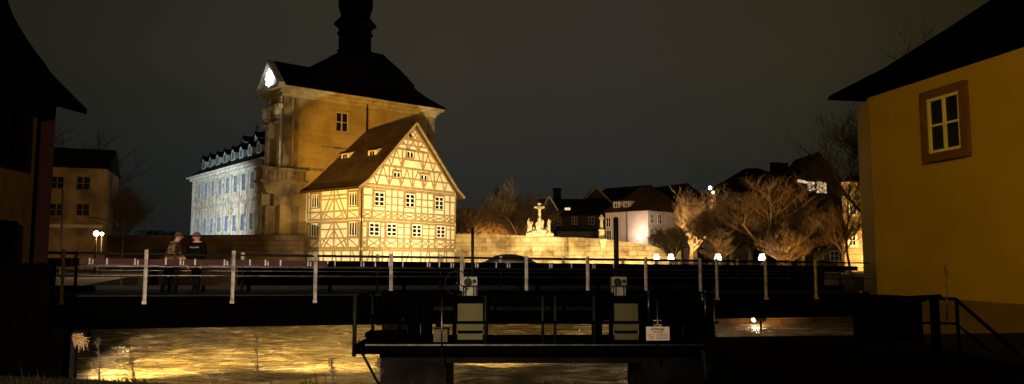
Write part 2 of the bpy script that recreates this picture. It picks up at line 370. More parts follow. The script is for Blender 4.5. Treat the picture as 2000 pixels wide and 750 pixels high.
# ------------------------------------------------------------------ window builder
def window(fr, s, z, w, h, root, sash=None, pane=None, nx=2, ny=2, o=.0, fw=.07, casing=None, cw=.12, name='window', bar=.04, lit=None):
    """casement on a wall: outer casing, sash bars and the glass behind them"""
    m = MB(); x0, x1, z0, z1 = s - w / 2, s + w / 2, z - h / 2, z + h / 2
    mats = [sash or M['sash']]
    if casing:
        mats.append(casing)
        m.fbox(fr, x0 - cw, x0, z0 - cw, z1 + cw, o + .002, o + .13, 1); m.fbox(fr, x1, x1 + cw, z0 - cw, z1 + cw, o + .002, o + .13, 1)
        m.fbox(fr, x0, x1, z1, z1 + cw, o + .002, o + .13, 1); m.fbox(fr, x0, x1, z0 - cw, z0, o + .002, o + .16, 1)
    d0, d1 = o + .003, o + .09
    m.fbox(fr, x0, x0 + fw, z0, z1, d0, d1); m.fbox(fr, x1 - fw, x1, z0, z1, d0, d1)
    m.fbox(fr, x0 + fw, x1 - fw, z1 - fw, z1, d0, d1); m.fbox(fr, x0 + fw, x1 - fw, z0, z0 + fw, d0, d1)
    for i in range(1, nx):
        c = x0 + w * i / nx; m.fbox(fr, c - bar, c + bar, z0 + fw, z1 - fw, d0, d1 - .01)
    for j in range(1, ny):
        c = z0 + h * j / ny; m.fbox(fr, x0 + fw, x1 - fw, c - bar * .6, c + bar * .6, d0, d1 - .018)
    wo = m.build(name, mats, root)
    g = MB(); g.fbox(fr, x0 + fw * .5, x1 - fw * .5, z0 + fw * .5, z1 - fw * .5, o + .001, o + .035); g.build('pane', lit or pane or M['pane'], wo)
    return wo

# ================================================================== THE TIMBER-FRAMED HOUSE
dB = Vector((.607, .795, 0)).normalized(); dA = Vector((-dB.y, dB.x, 0))
C0 = at(706, 430, 70); C0.z = 0
LG, DP = 13.4, 9.4
GF = Frame(C0, dB, -dA); SF = Frame(C0, dA, -dB)
RF = Frame(C0 + dB * LG, dA, dB)
hs = thing('timber_framed_house', (C0.x, C0.y, H(-3)), 'floodlit half-timbered gabled house on a river pier, ochre beams over cream plaster', 'house')
zE, zR = H(7.05), H(14.0)
wall = MB()
prof = [(0, H(-3)), (LG, H(-3)), (LG, zE), (LG / 2, zR - .25), (0, zE)]
wall.prism([GF.p(s, z) for s, z in prof], dA * DP); wall.build('wall', M['plaster'], hs)
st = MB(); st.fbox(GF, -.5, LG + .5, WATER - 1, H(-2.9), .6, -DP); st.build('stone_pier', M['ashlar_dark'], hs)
# roof: two slopes with a bell-cast foot
half = [(-.85, zE - .28), (.35, zE + .55), (LG / 2, zR + .02)]
th = .22
rf = MB()
for side in (0, 1):
    pts = [(s if side == 0 else LG - s, z) for s, z in half]
    lo = [(s, z - th) for s, z in pts]
    poly = [GF.p(s, z, .55) for s, z in pts + lo[::-1]]
    if side: poly.reverse()
    rf.prism(poly, dA * (DP + .55))
roof = rf.build('roof', M['tile_brown'], hs)
vb = MB()
for side in (0, 1):      # pale verge boards along the gable
    pts = [(s if side == 0 else LG - s, z - .12) for s, z in half]
    for a, b in zip(pts[:-1], pts[1:]): vb.beam(GF, a, b, .26, .56, .62)
vb.build('verge_board', M['timber'], hs)
# beams
tb = MB(); T0, T1 = .003, .06
zl = {'plate': H(6.85), 'rail1': H(4.62), 'beam1': H(3.85), 'beam1b': H(3.55), 'rail2': H(1.98), 'beam2': H(1.02), 'beam2b': H(.78), 'sill': H(-1.9)}
GW = [GF.sz(740, 389), GF.sz(800, 392), GF.sz(857, 397)]
GL = [GF.sz(730, 448), GF.sz(764, 449), GF.sz(813, 451), GF.sz(860, 453)]
SU = [SF.sz(617, 393), SF.sz(691, 389)]
SL = [SF.sz(616, 450), SF.sz(691, 447)]
WU, HU = 1.35, 1.4
def hb(fr, s0, s1, z, w=.2, o=0.0): tb.beam(fr, (s0, z), (s1, z), w, T0, T1 + o)
_jr = random.Random(2)
def vbm(fr, s, z0, z1, w=.2, o=-.006): j = _jr.uniform(-.035, .035); tb.beam(fr, (s + j, z0), (s - j + _jr.uniform(-.02, .02), z1), w * _jr.uniform(.88, 1.12), T0, T1 + o)
def dg(fr, a, b, w=.15):
    a = Vector(a); b = Vector(b); c = a.lerp(b, .5) + Vector((_jr.uniform(-.09, .09), _jr.uniform(-.05, .05))); tb.beam(fr, a, c, w, T0, T1 - .014 - _jr.uniform(0, .004)); tb.beam(fr, c, b, w, T0, T1 - .02 - _jr.uniform(0, .004))
def arc(fr, c, rx_, rz_, a0, a1, w=.12, n=6):
    q = [(c[0] + rx_ * math.cos(R(a0 + (a1 - a0) * i / n)), c[1] + rz_ * math.sin(R(a0 + (a1 - a0) * i / n))) for i in range(n + 1)]
    for i in range(n): tb.beam(fr, q[i], q[i + 1], w, T0, T1 - .016)
def storey(fr, Lw, ws, top, rail, bot, hw, side):
    for z in (top, bot): hb(fr, .2, Lw - .2, z, .24)
    mid = ws[0][1] + .3
    segs = []; posts = [.12, Lw - .12]
    for s, z in ws:
        posts += [s - WU / 2 - .16, s + WU / 2 + .16]
    hb(fr, .2, Lw - .2, rail, .17)
    posts = sorted(posts)
    full = list(posts)
    for a, b in zip(posts[:-1], posts[1:]):
        inside = any(abs((a + b) / 2 - s) < .3 for s, z in ws)
        if inside:
            s = (a + b) / 2; wz = [q for q in ws if abs(q[0] - s) < .3][0][1]
            tb.beam(fr, (a, wz + hw / 2 + .12), (b, wz + hw / 2 + .12), .13, T0, T1 - .01); continue
        gap = b - a
        if gap > 1.25 and not side:
            k = int(gap // 1.15)
            for i in range(1, k + 1): full.append(a + gap * i / (k + 1))
        if side and gap > 1.2:
            k = max(1, int(gap // 1.7)); 
            for i in range(1, k): full.append(a + gap * i / k)
            qs = [a + gap * i / k for i in range(k + 1)]
            for i in range(k):
                q0, q1 = qs[i], qs[i + 1]
                if i % 2 == 0: dg(fr, (q0 + .1, bot + .1), (q1 - .35, top - .1)); dg(fr, (q0 + .55, bot + .1), (q1 - .05, top - .8))
                else: dg(fr, (q1 - .1, bot + .1), (q0 + .35, top - .1)); dg(fr, (q1 - .55, bot + .1), (q0 + .05, top - .8))
            hb(fr, a, b, (rail + top) / 2 + .1, .14, -.012)
        elif gap > .5:
            tb.beam(fr, (a, mid), (b, mid), .14, T0, T1 - .01)
            if gap > 1.8: tb.beam(fr, (a, mid - .75), (b, mid - .75), .13, T0, T1 - .01)
    for s in full: vbm(fr, s, bot, top)
    # ornament band under the windows: St Andrew's crosses made of paired arcs
    full = sorted(full); zc = (rail + bot) / 2; hh = (rail - bot) / 2 - .05
    for i, (a, b) in enumerate(zip(full[:-1], full[1:])):
        g = b - a
        if g < .45: continue
        if side:
            if i % 2: dg(fr, (a, bot), (b, rail), .12)
            else: dg(fr, (b, bot), (a, rail), .12)
        elif i % 3 == 1:
            dg(fr, (a, bot + .08), (b, rail - .05), .12); dg(fr, (b, bot + .08), (a, rail - .05), .12)
        else:
            arc(fr, (a + g / 2, zc + hh * 1.15), g * .42, hh * 1.05, 200, 340); arc(fr, (a + g / 2, zc - hh * 1.15), g * .42, hh * 1.05, 20, 160)
storey(GF, LG, GW, zl['plate'], zl['rail1'], zl['beam1'], HU, False)
storey(GF, LG, GL, zl['beam1b'], zl['rail2'], zl['beam2'], 1.3, False)
DS = 8.3
storey(SF, DS, SU, zl['plate'], zl['rail1'], zl['beam1'], HU, True)
storey(SF, DS, SL, zl['beam1b'], zl['rail2'], zl['beam2'], 1.3, True)
hb(SF, .2, DS - .2, H(6.2), .16, -.012)
for fr, Lw in ((GF, LG), (SF, DS)):      # ground storey
    hb(fr, .2, Lw - .2, zl['beam2b'], .2); hb(fr, .2, Lw - .2, zl['sill'], .26)
    k = int(Lw / 1.25)
    for i in range(k + 1): vbm(fr, .12 + (Lw - .24) * i / k, zl['sill'], zl['beam2b'], .18)
    for i in range(0, k, 2): dg(fr, (.12 + (Lw - .24) * i / k, zl['sill']), (.12 + (Lw - .24) * (i + .8) / k, zl['beam2b']))
# gable triangle
def half_w(z): return max(0, (zR - .35 - z) / (zR - .35 - zE)) * LG / 2
cs = LG / 2
lv = [zE + .12, H(9.15), H(11.05), H(12.15)]
for z in lv[1:]: hb(GF, cs - half_w(z), cs + half_w(z), z, .2)
hb(GF, .3, LG - .3, zE + .1, .2, .01)
def clip_dg(a, b, w=.14):
    # keep a diagonal inside the gable triangle
    a = Vector(a); b = Vector(b); n = 12; keep = [a.lerp(b, i / n) for i in range(n + 1) if abs(a.lerp(b, i / n).x - cs) <= half_w(a.lerp(b, i / n).y) - .05]
    if len(keep) > 1: dg(GF, keep[0], keep[-1], w)
for i, (z0, z1) in enumerate(zip(lv[:-1], lv[1:])):
    hw0, hw1 = half_w(z0), half_w(z1)
    pos = [cs + k * 1.62 for k in (-3, -2, -1, 0, 1, 2, 3)] if i == 0 else ([cs + k * 1.5 for k in (-2, -1, 1, 2)] if i == 1 else [cs - .75, cs + .75])
    for s in pos:
        if abs(s - cs) < hw1 + .2: vbm(GF, s, z0, z1, .17)
        if abs(s - cs) < hw0:
            g = (z1 - z0)
            clip_dg((s, z0 + .05), (s + .8, z1 - .05)); clip_dg((s, z0 + .05), (s - .8, z1 - .05))
    zm = z0 + (z1 - z0) * .48
    hb(GF, cs - half_w(zm), cs + half_w(zm), zm, .13, -.008)
for k in range(-2, 3):                   # lattice in the tip
    clip_dg((cs + k * .7 - 1.1, H(12.15)), (cs + k * .7 + 1.1, H(14)), .12); clip_dg((cs + k * .7 + 1.1, H(12.15)), (cs + k * .7 - 1.1, H(14)), .12)
for side in (-1, 1):
    tb.beam(GF, (cs + side * (LG / 2 - .1), zE + .05), (cs, zR - .42), .2, T0, T1 + .02)
tb.build('timber_framing', M['timber'], hs)
for s, z in GW: window(GF, s, z, WU, HU, hs, casing=M['timber'], o=.01, cw=.1, nx=2, ny=3, bar=.06, fw=.1)
for s, z in GL: window(GF, s, z, WU + .05, 1.3, hs, casing=M['timber'], o=.01, cw=.1, nx=2, ny=3, bar=.07, fw=.12)
for s, z in SU + SL: window(SF, s, z, 1.15, 1.35, hs, casing=M['timber'], o=.01, cw=.1, nx=3, ny=1, bar=.05, fw=.08)
for px, py, w_ in ((774, 342, .95), (827, 347, .95), (800, 302, .95)):
    s, z = GF.sz(px, py); window(GF, s, z, w_, .62, hs, casing=M['timber'], o=.015, cw=.12, nx=2, ny=1, bar=.06)
s, z = GF.sz(801, 265); g = MB(); g.prism([GF.p(s + a * .22, z + b * .3, .07) for a, b in ((-1, 0), (0, -1), (1, 0), (0, 1))], GF.n * .02); g.build('vent_hole', M['pane'], hs)
# corner drainpipe
dp = MB(); dp.tube([GF.p(-.12, H(7.0), .12), GF.p(-.12, H(-2.6), .12)], .06, 8); dp.tube([GF.p(-.75, zE - .2, .5), GF.p(-.75, zE - .2, -8)], .07, 8)
dp.build('drainpipe', M['metal_dark'], hs)
# two shed dormers on the left slope
sl = Vector((half[2][0] - half[1][0], half[2][1] - half[1][1])).normalized()
nrm = (-dB * sl.y + Vector((0, 0, 1)) * sl.x)
p_on = GF.p(half[1][0], half[1][1])
for px, py in ((674, 309), (727, 303)):
    q = on_plane(px, py, p_on, nrm)
    sx, bx_ = (q - C0).dot(dB), (q - C0).dot(dA)
    d = MB(); fz0, fz1 = q.z - .25, q.z + .5; wd = .62
    A = lambda s_, b_, z_: C0 + dB * s_ + dA * b_ + Vector((0, 0, z_ - C0.z))
    sb = sx + 2.2
    d.hexa([A(sx, bx_ - wd, fz0), A(sb, bx_ - wd, fz0 + .8), A(sb, bx_ + wd, fz0 + .8), A(sx, bx_ + wd, fz0), A(sx, bx_ - wd, fz1), A(sb, bx_ - wd, fz1 + .75), A(sb, bx_ + wd, fz1 + .75), A(sx, bx_ + wd, fz1)])
    do = d.build('dormer', M['plaster'], hs)
    t = MB(); t.hexa([A(sx - .25, bx_ - wd - .15, fz1 - .07), A(sb + .3, bx_ - wd - .15, fz1 + .9), A(sb + .3, bx_ + wd + .15, fz1 + .9), A(sx - .25, bx_ + wd + .15, fz1 - .07), A(sx - .25, bx_ - wd - .15, fz1 + .05), A(sb + .3, bx_ - wd - .15, fz1 + 1.02), A(sb + .3, bx_ + wd + .15, fz1 + 1.02), A(sx - .25, bx_ + wd + .15, fz1 + .05)])
    t.build('dormer_roof', M['tile_brown'], do)
    fr2 = Frame(C0 + dB * sx, dA, -dB); fr2.O.z = 0
    g = MB(); g.fbox(fr2, bx_ - .3, bx_ - .05, fz0 + .2, fz1 - .12, .005, .03); g.fbox(fr2, bx_ + .05, bx_ + .3, fz0 + .2, fz1 - .12, .005, .03); g.build('pane', M['pane'], do)

# ================================================================== THE BAROQUE BRIDGE TOWER
tB = Vector((.768, .640, 0)).normalized(); tA = Vector((-tB.y, tB.x, 0))
q = at(547, 400, 73.4); TO = Vector((q.x, q.y, 0)); LT, DT = 18.3, 4.0
TF = Frame(TO, tB, -tA); TS = Frame(TO, tA, -tB); TR = Frame(TO + tB * LT, tA, tB)
tw = thing('bridge_tower', (TO.x, TO.y, H(-3)), 'tall ochre baroque tower with black domed roof and lantern behind the timber-framed house', 'tower')
zc = H(17.35)
m = MB(); m.prism([TF.p(0, H(2)), TF.p(LT, H(2)), TF.p(LT, zc), TF.p(0, zc)], tA * DT); m.build('wall', M['sandstone'], tw)
# lower storey: passage arch in the left corner pier
m = MB()
m.fbox(TF, 1.9, LT, H(-4.5), H(2) , 0, -DT)
m.fbox(TF, -1.5, -.7, H(-4.5), H(5.2), .1, -.9); m.fbox(TF, 1.2, 1.9, H(-4.5), H(5.2), .1, -.9)
m.build('pier_wall', M['weathered'], tw)
m = MB()                                           # arch between the corner piers
n = 10; a0, a1 = -.7, 1.2; r_ = (a1 - a0) / 2; cz = H(4.6)
for i in range(n):
    t0, t1 = math.pi * i / n, math.pi * (i + 1) / n
    P = [((a0 + a1) / 2 - r_ * math.cos(t), cz + r_ * .9 * math.sin(t)) for t in (t0, t1)]
    m.hexa([TF.p(P[0][0], P[0][1], .1), TF.p(P[1][0], P[1][1], .1), TF.p(P[1][0], P[1][1], -.9), TF.p(P[0][0], P[0][1], -.9), TF.p(P[0][0], H(6.6), .1), TF.p(P[1][0], H(6.6), .1), TF.p(P[1][0], H(6.6), -.9), TF.p(P[0][0], H(6.6), -.9)])
m.build('arch', M['weathered'], tw)
m = MB(); m.fbox(TF, -1.4, 1.9, H(-4), H(6.6), -1.2, -1.5); m.build('passage_wall', M['cream'], tw)
m = MB()                                           # corbelled balcony at the corner, carved front
m.fbox(TF, -2.1, 2.2, H(7.75), H(8.75), .55, -1.0); m.fbox(TF, -2.3, 2.4, H(8.75), H(9.0), .75, -1.1); m.fbox(TF, -2.3, 2.4, H(7.5), H(7.75), .7, -1.1)
m.hexa([TF.p(-1.4, H(6.4), .12), TF.p(1.8, H(6.4), .12), TF.p(1.8, H(6.4), -.9), TF.p(-1.4, H(6.4), -.9), TF.p(-2.1, H(7.5), .5), TF.p(2.2, H(7.5), .5), TF.p(2.2, H(7.5), -1), TF.p(-2.1, H(7.5), -1)])
for i in range(9): m.fbox(TF, -1.95 + i * .46, -1.7 + i * .46, H(7.9), H(8.6), .551, .62 + .05 * (i % 2))
m.build('balcony', M['weathered'], tw)
# cornice all round (front, left, right), in three steps
m = MB()
for z0, z1, o in ((zc - .95, zc - .6, .18), (zc - .6, zc - .25, .42), (zc - .25, zc + .02, .85)):
    m.hexa([TF.p(-o, z0, o), TF.p(LT + o, z0, o), TF.p(LT + o, z0, -DT - o), TF.p(-o, z0, -DT - o), TF.p(-o, z1, o), TF.p(LT + o, z1, o), TF.p(LT + o, z1, -DT - o), TF.p(-o, z1, -DT - o)])
m.build('cornice', M['sandstone_trim'], tw)
# pilasters and quoins
m = MB()
for s0, s1 in ((.05, .9), (1.25, 1.6), (LT - .9, LT - .05)): m.fbox(TF, s0, s1, H(9.0), zc - .95, .003, .16)
m.fbox(TF, .0, LT, H(9.02), H(9.3), .003, .1)
for k in range(3): m.fbox(TF, .15, .8, H(13.6) + k * .25, H(13.75) + k * .25, .16, .3 + k * .06)
m.build('pilaster', M['weathered'], tw)
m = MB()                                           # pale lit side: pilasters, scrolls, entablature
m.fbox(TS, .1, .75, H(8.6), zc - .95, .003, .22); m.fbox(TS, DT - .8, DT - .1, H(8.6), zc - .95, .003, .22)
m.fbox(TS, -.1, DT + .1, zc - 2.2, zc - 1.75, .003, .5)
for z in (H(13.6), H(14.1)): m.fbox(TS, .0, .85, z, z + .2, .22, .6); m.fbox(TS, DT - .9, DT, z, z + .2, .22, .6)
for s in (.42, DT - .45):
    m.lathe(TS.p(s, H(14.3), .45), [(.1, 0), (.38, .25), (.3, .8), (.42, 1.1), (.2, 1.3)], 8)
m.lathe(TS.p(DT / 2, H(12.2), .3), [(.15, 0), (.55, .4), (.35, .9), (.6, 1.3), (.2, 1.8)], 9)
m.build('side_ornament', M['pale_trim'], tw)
# pediment on the left side with the lit star
m = MB(); pz = zc + .03; ax_ = DT / 2
m.prism([TS.p(-.75, pz, .5), TS.p(ax_, pz + 2.55, .5), TS.p(DT + 1.0, pz, .5)], TS.n * -2.0)
m.build('pediment', M['pale_trim'], tw)
m = MB()
m.beam(TS, (-1.15, pz + .02), (ax_, pz + 2.85), .3, .35, .95); m.beam(TS, (DT + 1.4, pz + .02), (ax_, pz + 2.85), .3, .35, .95)
m.fbox(TS, -1.2, DT + 1.4, pz - .3, pz, .3, 1.0)
m.build('pediment_moulding', M['pale_trim'], tw)
m = MB(); m.prism([TS.p(-1.15, pz + .15, .34), TS.p(ax_, pz + 3.0, .34), TS.p(DT + 1.4, pz + .15, .34)], tB * 5.6); 
pr = m.build('pediment_roof', M['slate'], tw)
m = MB(); cS = TS.p(ax_ - .1, pz + 1.1, .72); k = 16; pts = []
for i in range(k):
    a = 2 * math.pi * i / k; rr = .95 if i % 2 == 0 else .62; pts.append(cS + tA * (rr * math.cos(a)) + Vector((0, 0, rr * math.sin(a))))
m.prism(pts, -tB * .12); star = m.build('star_light', M['star'], pr)
star['label'] = 'glowing cold white flower-shaped light'
sp = bpy.data.lights.new('star_glow', 'POINT'); sp.energy = 12; sp.color = COOL; sp.shadow_soft_size = .5
so = bpy.data.objects.new('star_glow', sp); C.objects.link(so); so.parent = tw; so.location = cS - tB * .9 - tw.location
# bell roof in rings
ring = [(10.05, 17.36, 3.0), (9.95, 17.55, 2.95), (9.1, 17.95, 2.7), (7.8, 18.5, 2.5), (6.6, 19.1, 2.4), (6.0, 19.5, 2.4), (6.1, 19.65, 2.5), (5.95, 19.85, 2.4), (5.2, 20.5, 2.35), (4.3, 21.2, 2.3), (3.4, 21.8, 2.25), (2.6, 22.3, 2.2), (2.1, 22.7, 2.1)]
CT = TF.p(LT / 2 + .05, 0, -DT / 2)
m = MB(); vs = []
for a, h, b in ring:
    for sx_, sy_ in ((-1, -1), (1, -1), (1, 1), (-1, 1)): vs.append(CT + tB * a * sx_ + tA * b * sy_ + Vector((0, 0, H(h))))
fs = [(4 * i + k, 4 * i + (k + 1) % 4, 4 * i + 4 + (k + 1) % 4, 4 * i + 4 + k) for i in range(len(ring) - 1) for k in range(4)]
fs += [(3, 2, 1, 0), tuple(4 * (len(ring) - 1) + k for k in range(4))]
m.add(vs, fs); rfo = m.build('roof', M['slate'], tw)
m = MB(); m.fbox(TF, LT * .74, LT * .78, H(18.6), H(19.7), .0, -1.6); m.build('roof_hatch', M['slate'], rfo)
# lantern and onion cupola
m = MB(); cl = at(693, 100, 81.4); cl = Vector((cl.x, cl.y, H(0)))
m.lathe(cl, [(2.15, 22.0), (2.15, 22.5), (1.9, 22.7), (1.85, 23.1), (1.98, 23.15), (1.98, 23.3), (1.8, 23.4), (1.8, 25.0), (2.0, 25.1), (2.0, 25.3), (1.85, 25.4), (1.85, 25.8), (2.05, 25.95), (2.4, 26.2), (2.3, 26.45), (1.9, 26.9), (1.6, 27.3), (1.75, 27.8), (1.95, 28.5), (1.9, 29.3), (1.5, 30.1), (.9, 30.7), (.4, 31.6), (.1, 33.5)], 8, rot=.25, smooth=False)
m.build('lantern', M['slate'], tw)
s, z = TF.sz(667, 239)
window(TF, s, z, 1.45, 2.1, tw, sash=M['sandstone_trim'], casing=M['sandstone'], nx=2, ny=2, bar=.07, fw=.1, cw=.2)
s1, z1 = TF.sz(645, 288); m = MB(); m.fbox(TF, s1 - 1, s1 + 2.2, z1 - .08, z1 + .08, .003, .14); m.build('ledge', M['weathered'], tw)
m = MB(); a = TF.sz(737, 190); b = TF.sz(716, 205); c = TF.sz(715, 262)
m.tube([TF.p(a[0], a[1], .8), TF.p(a[0], a[1] - .3, .7), TF.p(b[0], b[1], .15), TF.p(c[0], c[1], .15)], .09, 8); m.build('drainpipe', M['metal_dark'], tw)

# ================================================================== PAINTED TOWN HALL WING
th_ = thing('painted_hall', (TO.x - 8, TO.y + 10, H(-3)), 'long town hall wing with painted fresco wall, blue windows and dormers, floodlit cold white', 'town hall')
S0, S1, WD = 4.2, 29.6, 12.0
ze, zr = H(10.45), H(16.4)
m = MB(); m.prism([TS.p(S0, H(-4), -.35), TS.p(S1, H(-4), -.35), TS.p(S1, ze, -.35), TS.p(S0, ze, -.35)], tB * WD); m.build('wall', M['fresco'], th_)
m = MB()
for z0, z1, o in ((ze - .75, ze - .4, .1), (ze - .4, ze - .05, .4), (ze - .05, ze + .12, .75)):
    m.fbox(TS, S0 - .02, S1 + o, z0, z1, -.349 + o, -.6)
m.build('cornice', M['pale_trim'], th_)
eo = .55
def TP(s, w_, z): return TS.p(s, z, -.35 - w_)
m = MB(); vs = [TP(S0, -eo, ze + .12), TP(S1 + eo, -eo, ze + .12), TP(S1 + eo, WD + eo, ze + .12), TP(S0, WD + eo, ze + .12), TP(S0, WD / 2, zr), TP(S1 - 5.6, WD / 2, zr)]
m.add(vs, [(0, 1, 5, 4), (1, 2, 5), (2, 3, 4, 5), (3, 0, 4), (3, 2, 1, 0)]); hr = m.build('roof', M['tile_dark'], th_)
tanp = (zr - ze - .12) / (WD / 2 + eo)
def dormer(s, w_, zz, wd, hh, sub=True):
    zb = ze + .12 + tanp * (w_ + eo)
    m = MB(); L_ = (hh + .35) / tanp
    a = [TP(s - wd, w_, zb), TP(s + wd, w_, zb), TP(s + wd, w_, zb + hh), TP(s, w_, zb + hh + .55), TP(s - wd, w_, zb + hh)]
    m.prism(a, tB * (L_ + .3)); d = m.build('dormer', M['dormer_grey'], hr)
    m = MB()
    for sg in (-1, 1):
        pts = [TP(s + sg * (wd + .12), w_ - .15, zb + hh - .1), TP(s, w_ - .15, zb + hh + .55), TP(s, w_ - .15, zb + hh + .68), TP(s + sg * (wd + .12), w_ - .15, zb + hh + .03)]
        m.prism(pts if sg > 0 else pts[::-1], tB * (L_ + 1.0))
    m.tube([TP(s, w_ - .05, zb + hh + .6), TP(s, w_ - .05, zb + hh + 1.0)], [.07, .02], 6)
    m.build('dormer_roof', M['slate'], d)
    fr2 = Frame(TS.p(0, 0, -.35 - w_), tA, -tB)
    m = MB(); m.fbox(fr2, s - wd * .55, s + wd * .55, zb + .15, zb + hh - .05, .004, .03); m.build('pane', M['pane_blue'], d)
for i in range(9): dormer(5.8 + i * 2.72, .55, 0, .62, 1.05)
for i in range(4): dormer(8.6 + i * 4.0, 3.2, 0, .45, .75)
m = MB(); fp = TP(S1 - 5.8, WD / 2, zr); m.tube([fp, fp + Vector((0, 0, 1.5))], [.09, .03], 6); m.lathe(fp + Vector((0, 0, .5)), [(.02, 0), (.26, .22), (.02, .45)], 8)
m.build('finial', M['metal_dark'], hr)
for i in range(9):
    s = 6.0 + i * 2.62
    window(TS, s, H(8.55), 1.05, 2.0, th_, sash=M['sash_blue'], pane=M['pane_blue'], nx=2, ny=3, o=-.38, fw=.08, bar=.03)
    window(TS, s, H(4.05), 1.05, 1.95, th_, sash=M['sash_blue'], pane=M['pane_blue'], nx=2, ny=3, o=-.38, fw=.08, bar=.03)
m = MB()
for i in range(10): m.fbox(TS, 4.55 + i * 2.62, 4.8 + i * 2.62, H(-3), ze - .76, -.348, -.31)
m.fbox(TS, S0, S1, H(6.25), H(6.55), -.347, -.28)
m.build('painted_pilaster', mat('grey_green_painted_column', (.42, .40, .32), .9, (.22, .20, .15), 2.0), th_)
m = MB(); p0 = TS.p(S0 + .3, ze, .25); m.tube([p0, p0 + Vector((0, 0, -.7)) - tB * -.35, TS.p(S0 + .3, ze - 1.2, -.2), TS.p(S0 + .3, H(-3), -.2)], .07, 8); m.build('drainpipe', M['metal_dark'], th_)
# pale quoin strip at the far end
m = MB(); m.fbox(TS, S1 - .7, S1 + .02, H(-3), ze - .76, -.36, -.2); m.build('quoin', M['pale_trim'], th_)

# ================================================================== OLD STONE BRIDGE WALLS
def wall_run(name, label, pts, thick, matl, cap=None, zb=WATER - 1):
    """parapet wall along (x, y, ztop) points"""
    root = thing(name, (pts[0][0], pts[0][1], zb), label, 'bridge wall')
    m = MB(); cp = MB()
    for a, b in zip(pts[:-1], pts[1:]):
        a = Vector(a); b = Vector(b); d = Vector((b.x - a.x, b.y - a.y, 0)).normalized(); n = Vector((d.y, -d.x, 0))
        if n.y > 0: n = -n
        q = [a, b, b - n * thick, a - n * thick]
        m.hexa([Vector((v.x, v.y, zb)) for v in q] + [Vector((v.x, v.y, v.z - .25)) for v in q])
        q = [a + n * .12, b + n * .12, b - n * (thick + .1), a - n * (thick + .1)]
        cp.hexa([v - Vector((0, 0, .25)) for v in q] + [v.copy() for v in q])
    m.build('wall', matl, root); cp.build('coping', cap or matl, root)
    return root
p = lambda px, py, Y: tuple(at(px, py, Y))
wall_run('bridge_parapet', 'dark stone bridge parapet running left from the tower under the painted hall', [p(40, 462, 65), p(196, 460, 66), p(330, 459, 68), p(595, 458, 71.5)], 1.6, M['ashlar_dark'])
wall_run('bridge_parapet', 'floodlit ashlar bridge wall below the crucifixion group, right of the timber-framed house', [p(880, 457, 86), p(950, 457, 86), p(1040, 461, 85.5), p(1113, 464, 85)], 7.0, M['ashlar'])
wall_run('bridge_parapet', 'floodlit ashlar bridge wall falling away to the right under the lone statue', [p(1111, 463, 83.8), p(1180, 467, 83), p(1262, 478, 82), p(1330, 482, 81)], 7.0, M['ashlar'])
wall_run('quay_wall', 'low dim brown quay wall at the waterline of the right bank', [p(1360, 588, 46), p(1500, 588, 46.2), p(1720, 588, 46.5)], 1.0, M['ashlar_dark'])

# ================================================================== FIGURES (people and statues)
def skin_figure(name, bones, radii, pos, parent, matl, sub=2, local=True, faces=None):
    """bones: list of (i,j); pos: joint positions; one continuous skinned surface"""
    me = bpy.data.meshes.new('sk'); me.from_pydata([tuple(q) for q in pos], bones, [])
    o = bpy.data.objects.new('sk', me); C.objects.link(o)
    md = o.modifiers.new('s', 'SKIN'); md.use_smooth_shade = True
    for i, sv in enumerate(me.skin_vertices[0].data):
        r_ = radii[i]; sv.radius = r_ if isinstance(r_, tuple) else (r_, r_); sv.use_root = (i == 0)
    ms = o.modifiers.new('d', 'SUBSURF'); ms.levels = sub; ms.render_levels = sub
    dgp = bpy.context.evaluated_depsgraph_get(); m2 = bpy.data.meshes.new_from_object(o.evaluated_get(dgp))
    bpy.data.objects.remove(o); bpy.data.meshes.remove(me)
    m2.materials.clear(); mats = matl if isinstance(matl, list) else [matl]
    for k in mats: m2.materials.append(k)
    for pl in m2.polygons:
        pl.use_smooth = True
        if faces: pl.material_index = faces(pl.center)
    m2.name = name
    ob = bpy.data.objects.new(name, m2); C.objects.link(ob); ob.parent = parent
    return ob
# skeleton: 0 pelvis 1 chest 2 neck 3 head 4 headtop | arms 5.. | legs ..
BONES = [(0, 1), (1, 2), (2, 3), (3, 4), (1, 5), (5, 6), (6, 7), (7, 8), (1, 9), (9, 10), (10, 11), (11, 12), (0, 13), (13, 14), (14, 15), (15, 16), (0, 17), (17, 18), (18, 19), (19, 20)]
def human_radii(k=1): return [k * x for x in (.15, .155, .06, .10, .085, .065, .045, .035, .03, .065, .045, .035, .03, .09, .062, .045, .04, .09, .062, .045, .04)]
def pose(lean=0, armL=((.08, -.12), (.22, -.28), (.3, -.3)), armR=None, stride=.06):
    """figure in local space: x = facing direction, y = its left, z up; standing 1.75 m"""
    armR = armR or armL
    pts = [(0, 0, .96), (lean * .6, 0, 1.33), (lean * .85, 0, 1.50), (lean + .03, 0, 1.61), (lean + .02, 0, 1.70)]
    for sgn, ar in ((1, armL), (-1, armR)):
        sh = Vector((lean * .68, .19 * sgn, 1.41)); pts.append(tuple(sh))
        el, wr, ha = [(sh.x + a[0], sh.y + .06 * sgn, sh.z + a[1]) for a in ar]
        pts += [el, (wr[0], wr[1] - .04 * sgn, wr[2]), (ha[0], ha[1] - .05 * sgn, ha[2])]
    for sgn in (1, -1):
        pts += [(0, .09 * sgn, .88), (stride * sgn, .1 * sgn, .5), (stride * sgn * 1.3 - .03, .1 * sgn, .09), (stride * sgn * 1.3 + .13, .11 * sgn, .04)]
    return pts
def put(pts, loc, rot, s=1.0, org=None):
    q = Matrix.Rotation(rot, 3, 'Z'); loc = Vector(loc)
    return [tuple(q @ (Vector(v) * s)) for v in pts]
skin_m = mat('skin', (.50, .28, .18), .6); hair_m = mat('brown_hair', (.10, .045, .02), .8, (.06, .03, .015), 30)
